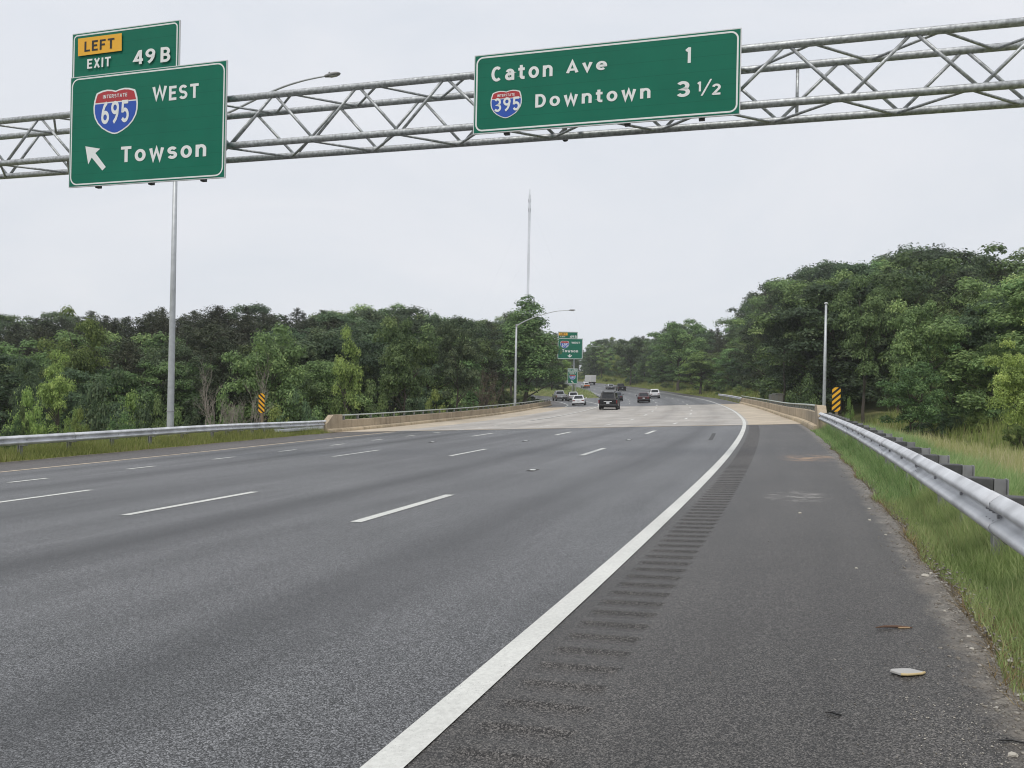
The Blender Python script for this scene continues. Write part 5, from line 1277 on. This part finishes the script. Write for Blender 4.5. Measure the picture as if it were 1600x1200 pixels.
# left woods: back row makes the skyline, then rows in front of it
fill(34, -60, 520, 120, 165, -5, 14, ['pine', 'pine', 'pine', 'full'], LL, GL, wj=(1.1, 1.7))
fill(20, 500, 870, 120, 165, -4, 14, ['oak', 'pine', 'oak', 'full'], LL, GL, wj=(1.0, 1.4))
fill(26, -60, 520, 95, 120, 4, 30, ['pine'], LL, GL, wj=(1.1, 1.7))
fill(16, 500, 860, 95, 120, 4, 30, ['oak', 'pine', 'full'], LL, GL)
fill(18, -60, 480, 76, 95, 24, 60, ['pine', 'pine', 'oak'], LL, GL, wj=(1.1, 1.6))
fill(14, 460, 830, 76, 95, 18, 55, ['oak', 'oak', 'pine', 'full'], LL, GL)
fill(26, -60, 800, 60, 76, 40, 90, ['full', 'pine', 'full', 'oak'], LL, GL)
# right woods
fill(22, 1190, 1760, 95, 130, 2, 26, ['oak', 'oak', 'oak', 'pine'], LR, GR_, dmin=-16)
fill(24, 1200, 1800, 86, 104, 12, 60, ['oak', 'oak', 'pine'], LR, GR_, dmin=-15)
fill(18, 1385, 1800, 56, 72, 40, 110, ['oak', 'oak', 'full'], LR, GR_, dmin=-15)
fill(14, 1385, 1780, 58, 70, 105, 165, ['full'], LR, GR_, dmin=-15)
fill(14, 1150, 1300, 98, 125, 70, 120, ['full'], LR, GR_, dmin=-10)
fill(16, 1180, 1330, 88, 112, 20, 75, ['full', 'full', 'oak'], LR, GR_, dmin=-11)

def fill_sd(n, s0, s1, d0, d1, drop0, drop1, mix_, labels, group, wj=(.95, 1.35)):
    for j in range(n):
        s = s0+(s1-s0)*(j+rng.uniform(0, 1))/n; d = rng.uniform(d0, d1); x, Y = xy(s, d); x, Y = float(x), float(Y); px = 800+F*x/Y
        kind = mix_[int(rng.integers(len(mix_)))]
        o = plant(kind, px, Y, skyline(px)+rng.uniform(drop0, drop1)*110/max(Y, 110), None, labels[kind], group); o.scale.x *= rng.uniform(*wj); o.scale.y = o.scale.x
fill_sd(30, 108, 360, -40, -24, -4, 10, ['oak', 'full', 'pine', 'oak'], LR, GR_)
fill_sd(30, 106, 340, -75, -40, 30, 70, ['full'], LR, GR_)
fill_sd(30, 108, 360, -24, -15, 8, 50, ['full', 'oak', 'pine', 'full'], LR, GR_)
fill_sd(40, 108, 370, -15, -9.5, 45, 95, ['full', 'full', 'full', 'light'], LR, GR_)
fill(26, 780, 1010, 400, 520, -3, 10, ['oak', 'oak', 'pine'], LF, GF, dmin=-14, dmax=60)
fill(24, 975, 1200, 320, 480, 8, 44, ['full'], LF, GF, dmin=-9, dmax=60)
fill(14, 890, 990, 420, 520, 8, 45, ['full'], LF, GF, dmin=-9, dmax=60)
fill(22, 800, 980, 320, 400, 6, 34, ['full', 'full', 'oak'], LF, GF, dmin=-9, dmax=52)
fill(14, 700, 900, 150, 230, 10, 50, ['full', 'oak'], LL, GL)

fill(14, 800, 900, 235, 330, 25, 60, ['full'], LF, GF, dmin=-9, dmax=22)
fill(8, 835, 893, 208, 240, 45, 75, ['full', 'light'], LF, GF, dmin=-9, dmax=22)

# trees one can single out
K = dict(group=None)
plant('light', 128, 66, 484, 112, 'tall light green tree rising left of the tall lamp pole', GL, 0)
plant('light', 92, 47, 548, 78, 'yellow green leafy tree near the far left behind the guardrail', GL, 1)
plant('oak', 38, 52, 562, 66, 'small bluish green tree at the far left edge', GL, 3)
plant('shrub', 178, 46, 574, 92, 'rounded vine covered shrub left of the tall lamp pole', 'shrubs behind the left guardrail', 1, 'shrub')
plant('oak', 418, 60, 507, 165, 'broad round green tree behind the left striped marker', GL, 0)
plant('light', 540, 62, 511, 80, 'slender pale green tree with a visible stem, above the start of the left parapet', GL, 1)
plant('oak', 632, 60, 498, 122, 'large bushy green tree in the middle of the left woods', GL, 4)
plant('oak', 715, 66, 502, 98, 'dark green rounded tree left of the bare brown brush', GL, 2)
plant('cone', 822, 104, 466, 150, 'tall conical green tree behind the lamp pole on the bridge', GL, 0)
plant('oak', 862, 120, 522, 60, 'green tree on the right shoulder of the conical tree, left of the far sign', GL, 1)
plant('light', 880, 150, 560, 44, 'small light green tree beside the exit ramp, left of the small exit sign', GL, 0)
plant('bare', 397, 47.5, 545, 110, 'leafless grey tree with many forking branches behind the left striped marker', 'bare trees', 0)
plant('bare', 333, 45, 552, 100, 'leafless tree with thin stems right of the tall lamp pole', 'bare trees', 0)
plant('brush', 757, 70, 566, 80, 'bare brown brush behind the left parapet, left of the lamp pole on the bridge', 'bare trees', 0, 'shrub')
plant('oak', 1060, 165, 499, 118, 'rounded green tree right of the far curve, standing ahead of the woods', GR_, 0)
plant('oak', 985, 230, 527, 62, 'leafy green tree standing over the black pickup truck', GR_, 2)
plant('light', 1095, 145, 549, 90, 'low spreading light tree above the far guardrail', GR_, 0)
plant('shrub', 1256, 84, 586, 66, 'leafy bush just left of the armless lamp pole', 'shrubs on the right bank', 0, 'shrub')
plant('shrub', 1326, 64, 622, 22, 'tiny pale shrub right of the right striped marker', 'shrubs on the right bank', 2, 'shrub')
plant('oak', 1350, 83, 430, 130, 'tall tree with a bare straight trunk right of the armless lamp pole', GR_, 1)
plant('oak', 1425, 55, 566, 125, 'low tree with flat layered green branches at the meadow edge', GR_, 0)
plant('oak', 1440, 60, 470, 130, 'mid height green tree in the middle of the right woods', GR_, 4)
plant('near', 1612, 33, 498, 150, 'bright light green maple at the right edge of the picture', GR_, 0)
plant('shrub', 1598, 44, 652, 50, 'low fern like bush under the bright maple at the meadow edge', 'shrubs on the right bank', 2, 'shrub')
plant('oak', 1225, 100, 452, 100, 'tree with an airy crown at the left shoulder of the right woods', GR_, 3)
b = plant('bare', 1618, 42, 338, 60, 'dead treetop with a few bare twigs above the right woods', 'bare trees', 0)
# shrubs in rows
def shrubs(n, p0, p1, y0, y1, t0, t1, wp, label, group, kinds=('shrub',), dmin=-4.5, dmax=25.6):
    for j in range(n):
        for _ in range(15):
            px = p0+(p1-p0)*(j+rng.uniform(-.1, 1.1))/n; Y = rng.uniform(y0, y1); x, _ = ray(px, 600); x *= Y
            if clear(x, Y, dmin, dmax) and not (375 < px < 445 and Y < 46.5): break
        else: continue
        plant(kinds[0], px, Y, rng.uniform(t0, t1), wp*rng.uniform(.7, 1.3), label, group, int(rng.choice([0, 1, 2] if px > 900 else [0, 2, 2, 1, 0])), 'shrub', hmin=.5)
shrubs(12, -40, 520, 46, 54, 606, 640, 62, 'leafy green shrub in the tangle behind the left guardrail', 'shrubs behind the left guardrail', dmax=27.3)
shrubs(9, -40, 480, 37, 44, 634, 655, 44, 'low leafy shrub close behind the left guardrail', 'shrubs behind the left guardrail', dmax=26.8)
shrubs(14, 470, 830, 54, 76, 580, 622, 62, 'green shrub growing up behind the left bridge parapet', 'shrubs behind the left parapet', dmax=26)
shrubs(8, 790, 880, 112, 140, 606, 622, 30, 'green shrub beside the exit ramp under the conical tree', 'shrubs behind the left parapet')
for j in range(40):
    s = 110+250*(j+rng.random())/40; d = rng.uniform(-9.5, -5.0); x, Y = xy(s, d); px = 800+F*float(x)/float(Y); gz_ = float(zt(s, d)); hh = rng.uniform(.9, 2.6)
    o = plant('shrub', px, float(Y), 600, None, 'low green shrub on the grassy bank right of the road', 'shrubs on the right bank', None, 'shrub'); o.scale = (hh*1.1, hh*1.1, hh); o.location.z = gz_-.05
shrubs(9, 1160, 1300, 70, 105, 600, 622, 36, 'green shrub at the foot of the right woods', 'shrubs on the right bank', dmin=-8)
shrubs(6, 1300, 1640, 56, 66, 622, 645, 55, 'dark undergrowth shrub at the meadow edge below the right woods', 'shrubs on the right bank', dmin=-12)
# ------------------------------------------------------------------ the hazy summer air
hz_ = MB().box((-420, -60, -8), (420, 700, 175)).build('haze', None)
hm = bpy.data.materials.new('haze_air'); hm.use_nodes = True; hn = hm.node_tree; hn.nodes.clear()
ho = hn.nodes.new('ShaderNodeOutputMaterial'); hv = hn.nodes.new('ShaderNodeVolumePrincipled')
hv.inputs['Color'].default_value = (.95, .975, 1, 1); hv.inputs['Density'].default_value = .00028; hv.inputs['Anisotropy'].default_value = .2
hn.links.new(hv.outputs[0], ho.inputs['Volume']); hz_.data.materials.append(hm); tag(hz_, kind='stuff')
# unused prototypes leave the scene
for kk, L_ in PR.items():
    for i, r_ in enumerate(L_):
        if (kk, i) not in used:
            for ch in list(r_.children_recursive)+[r_]: bpy.data.objects.remove(ch)
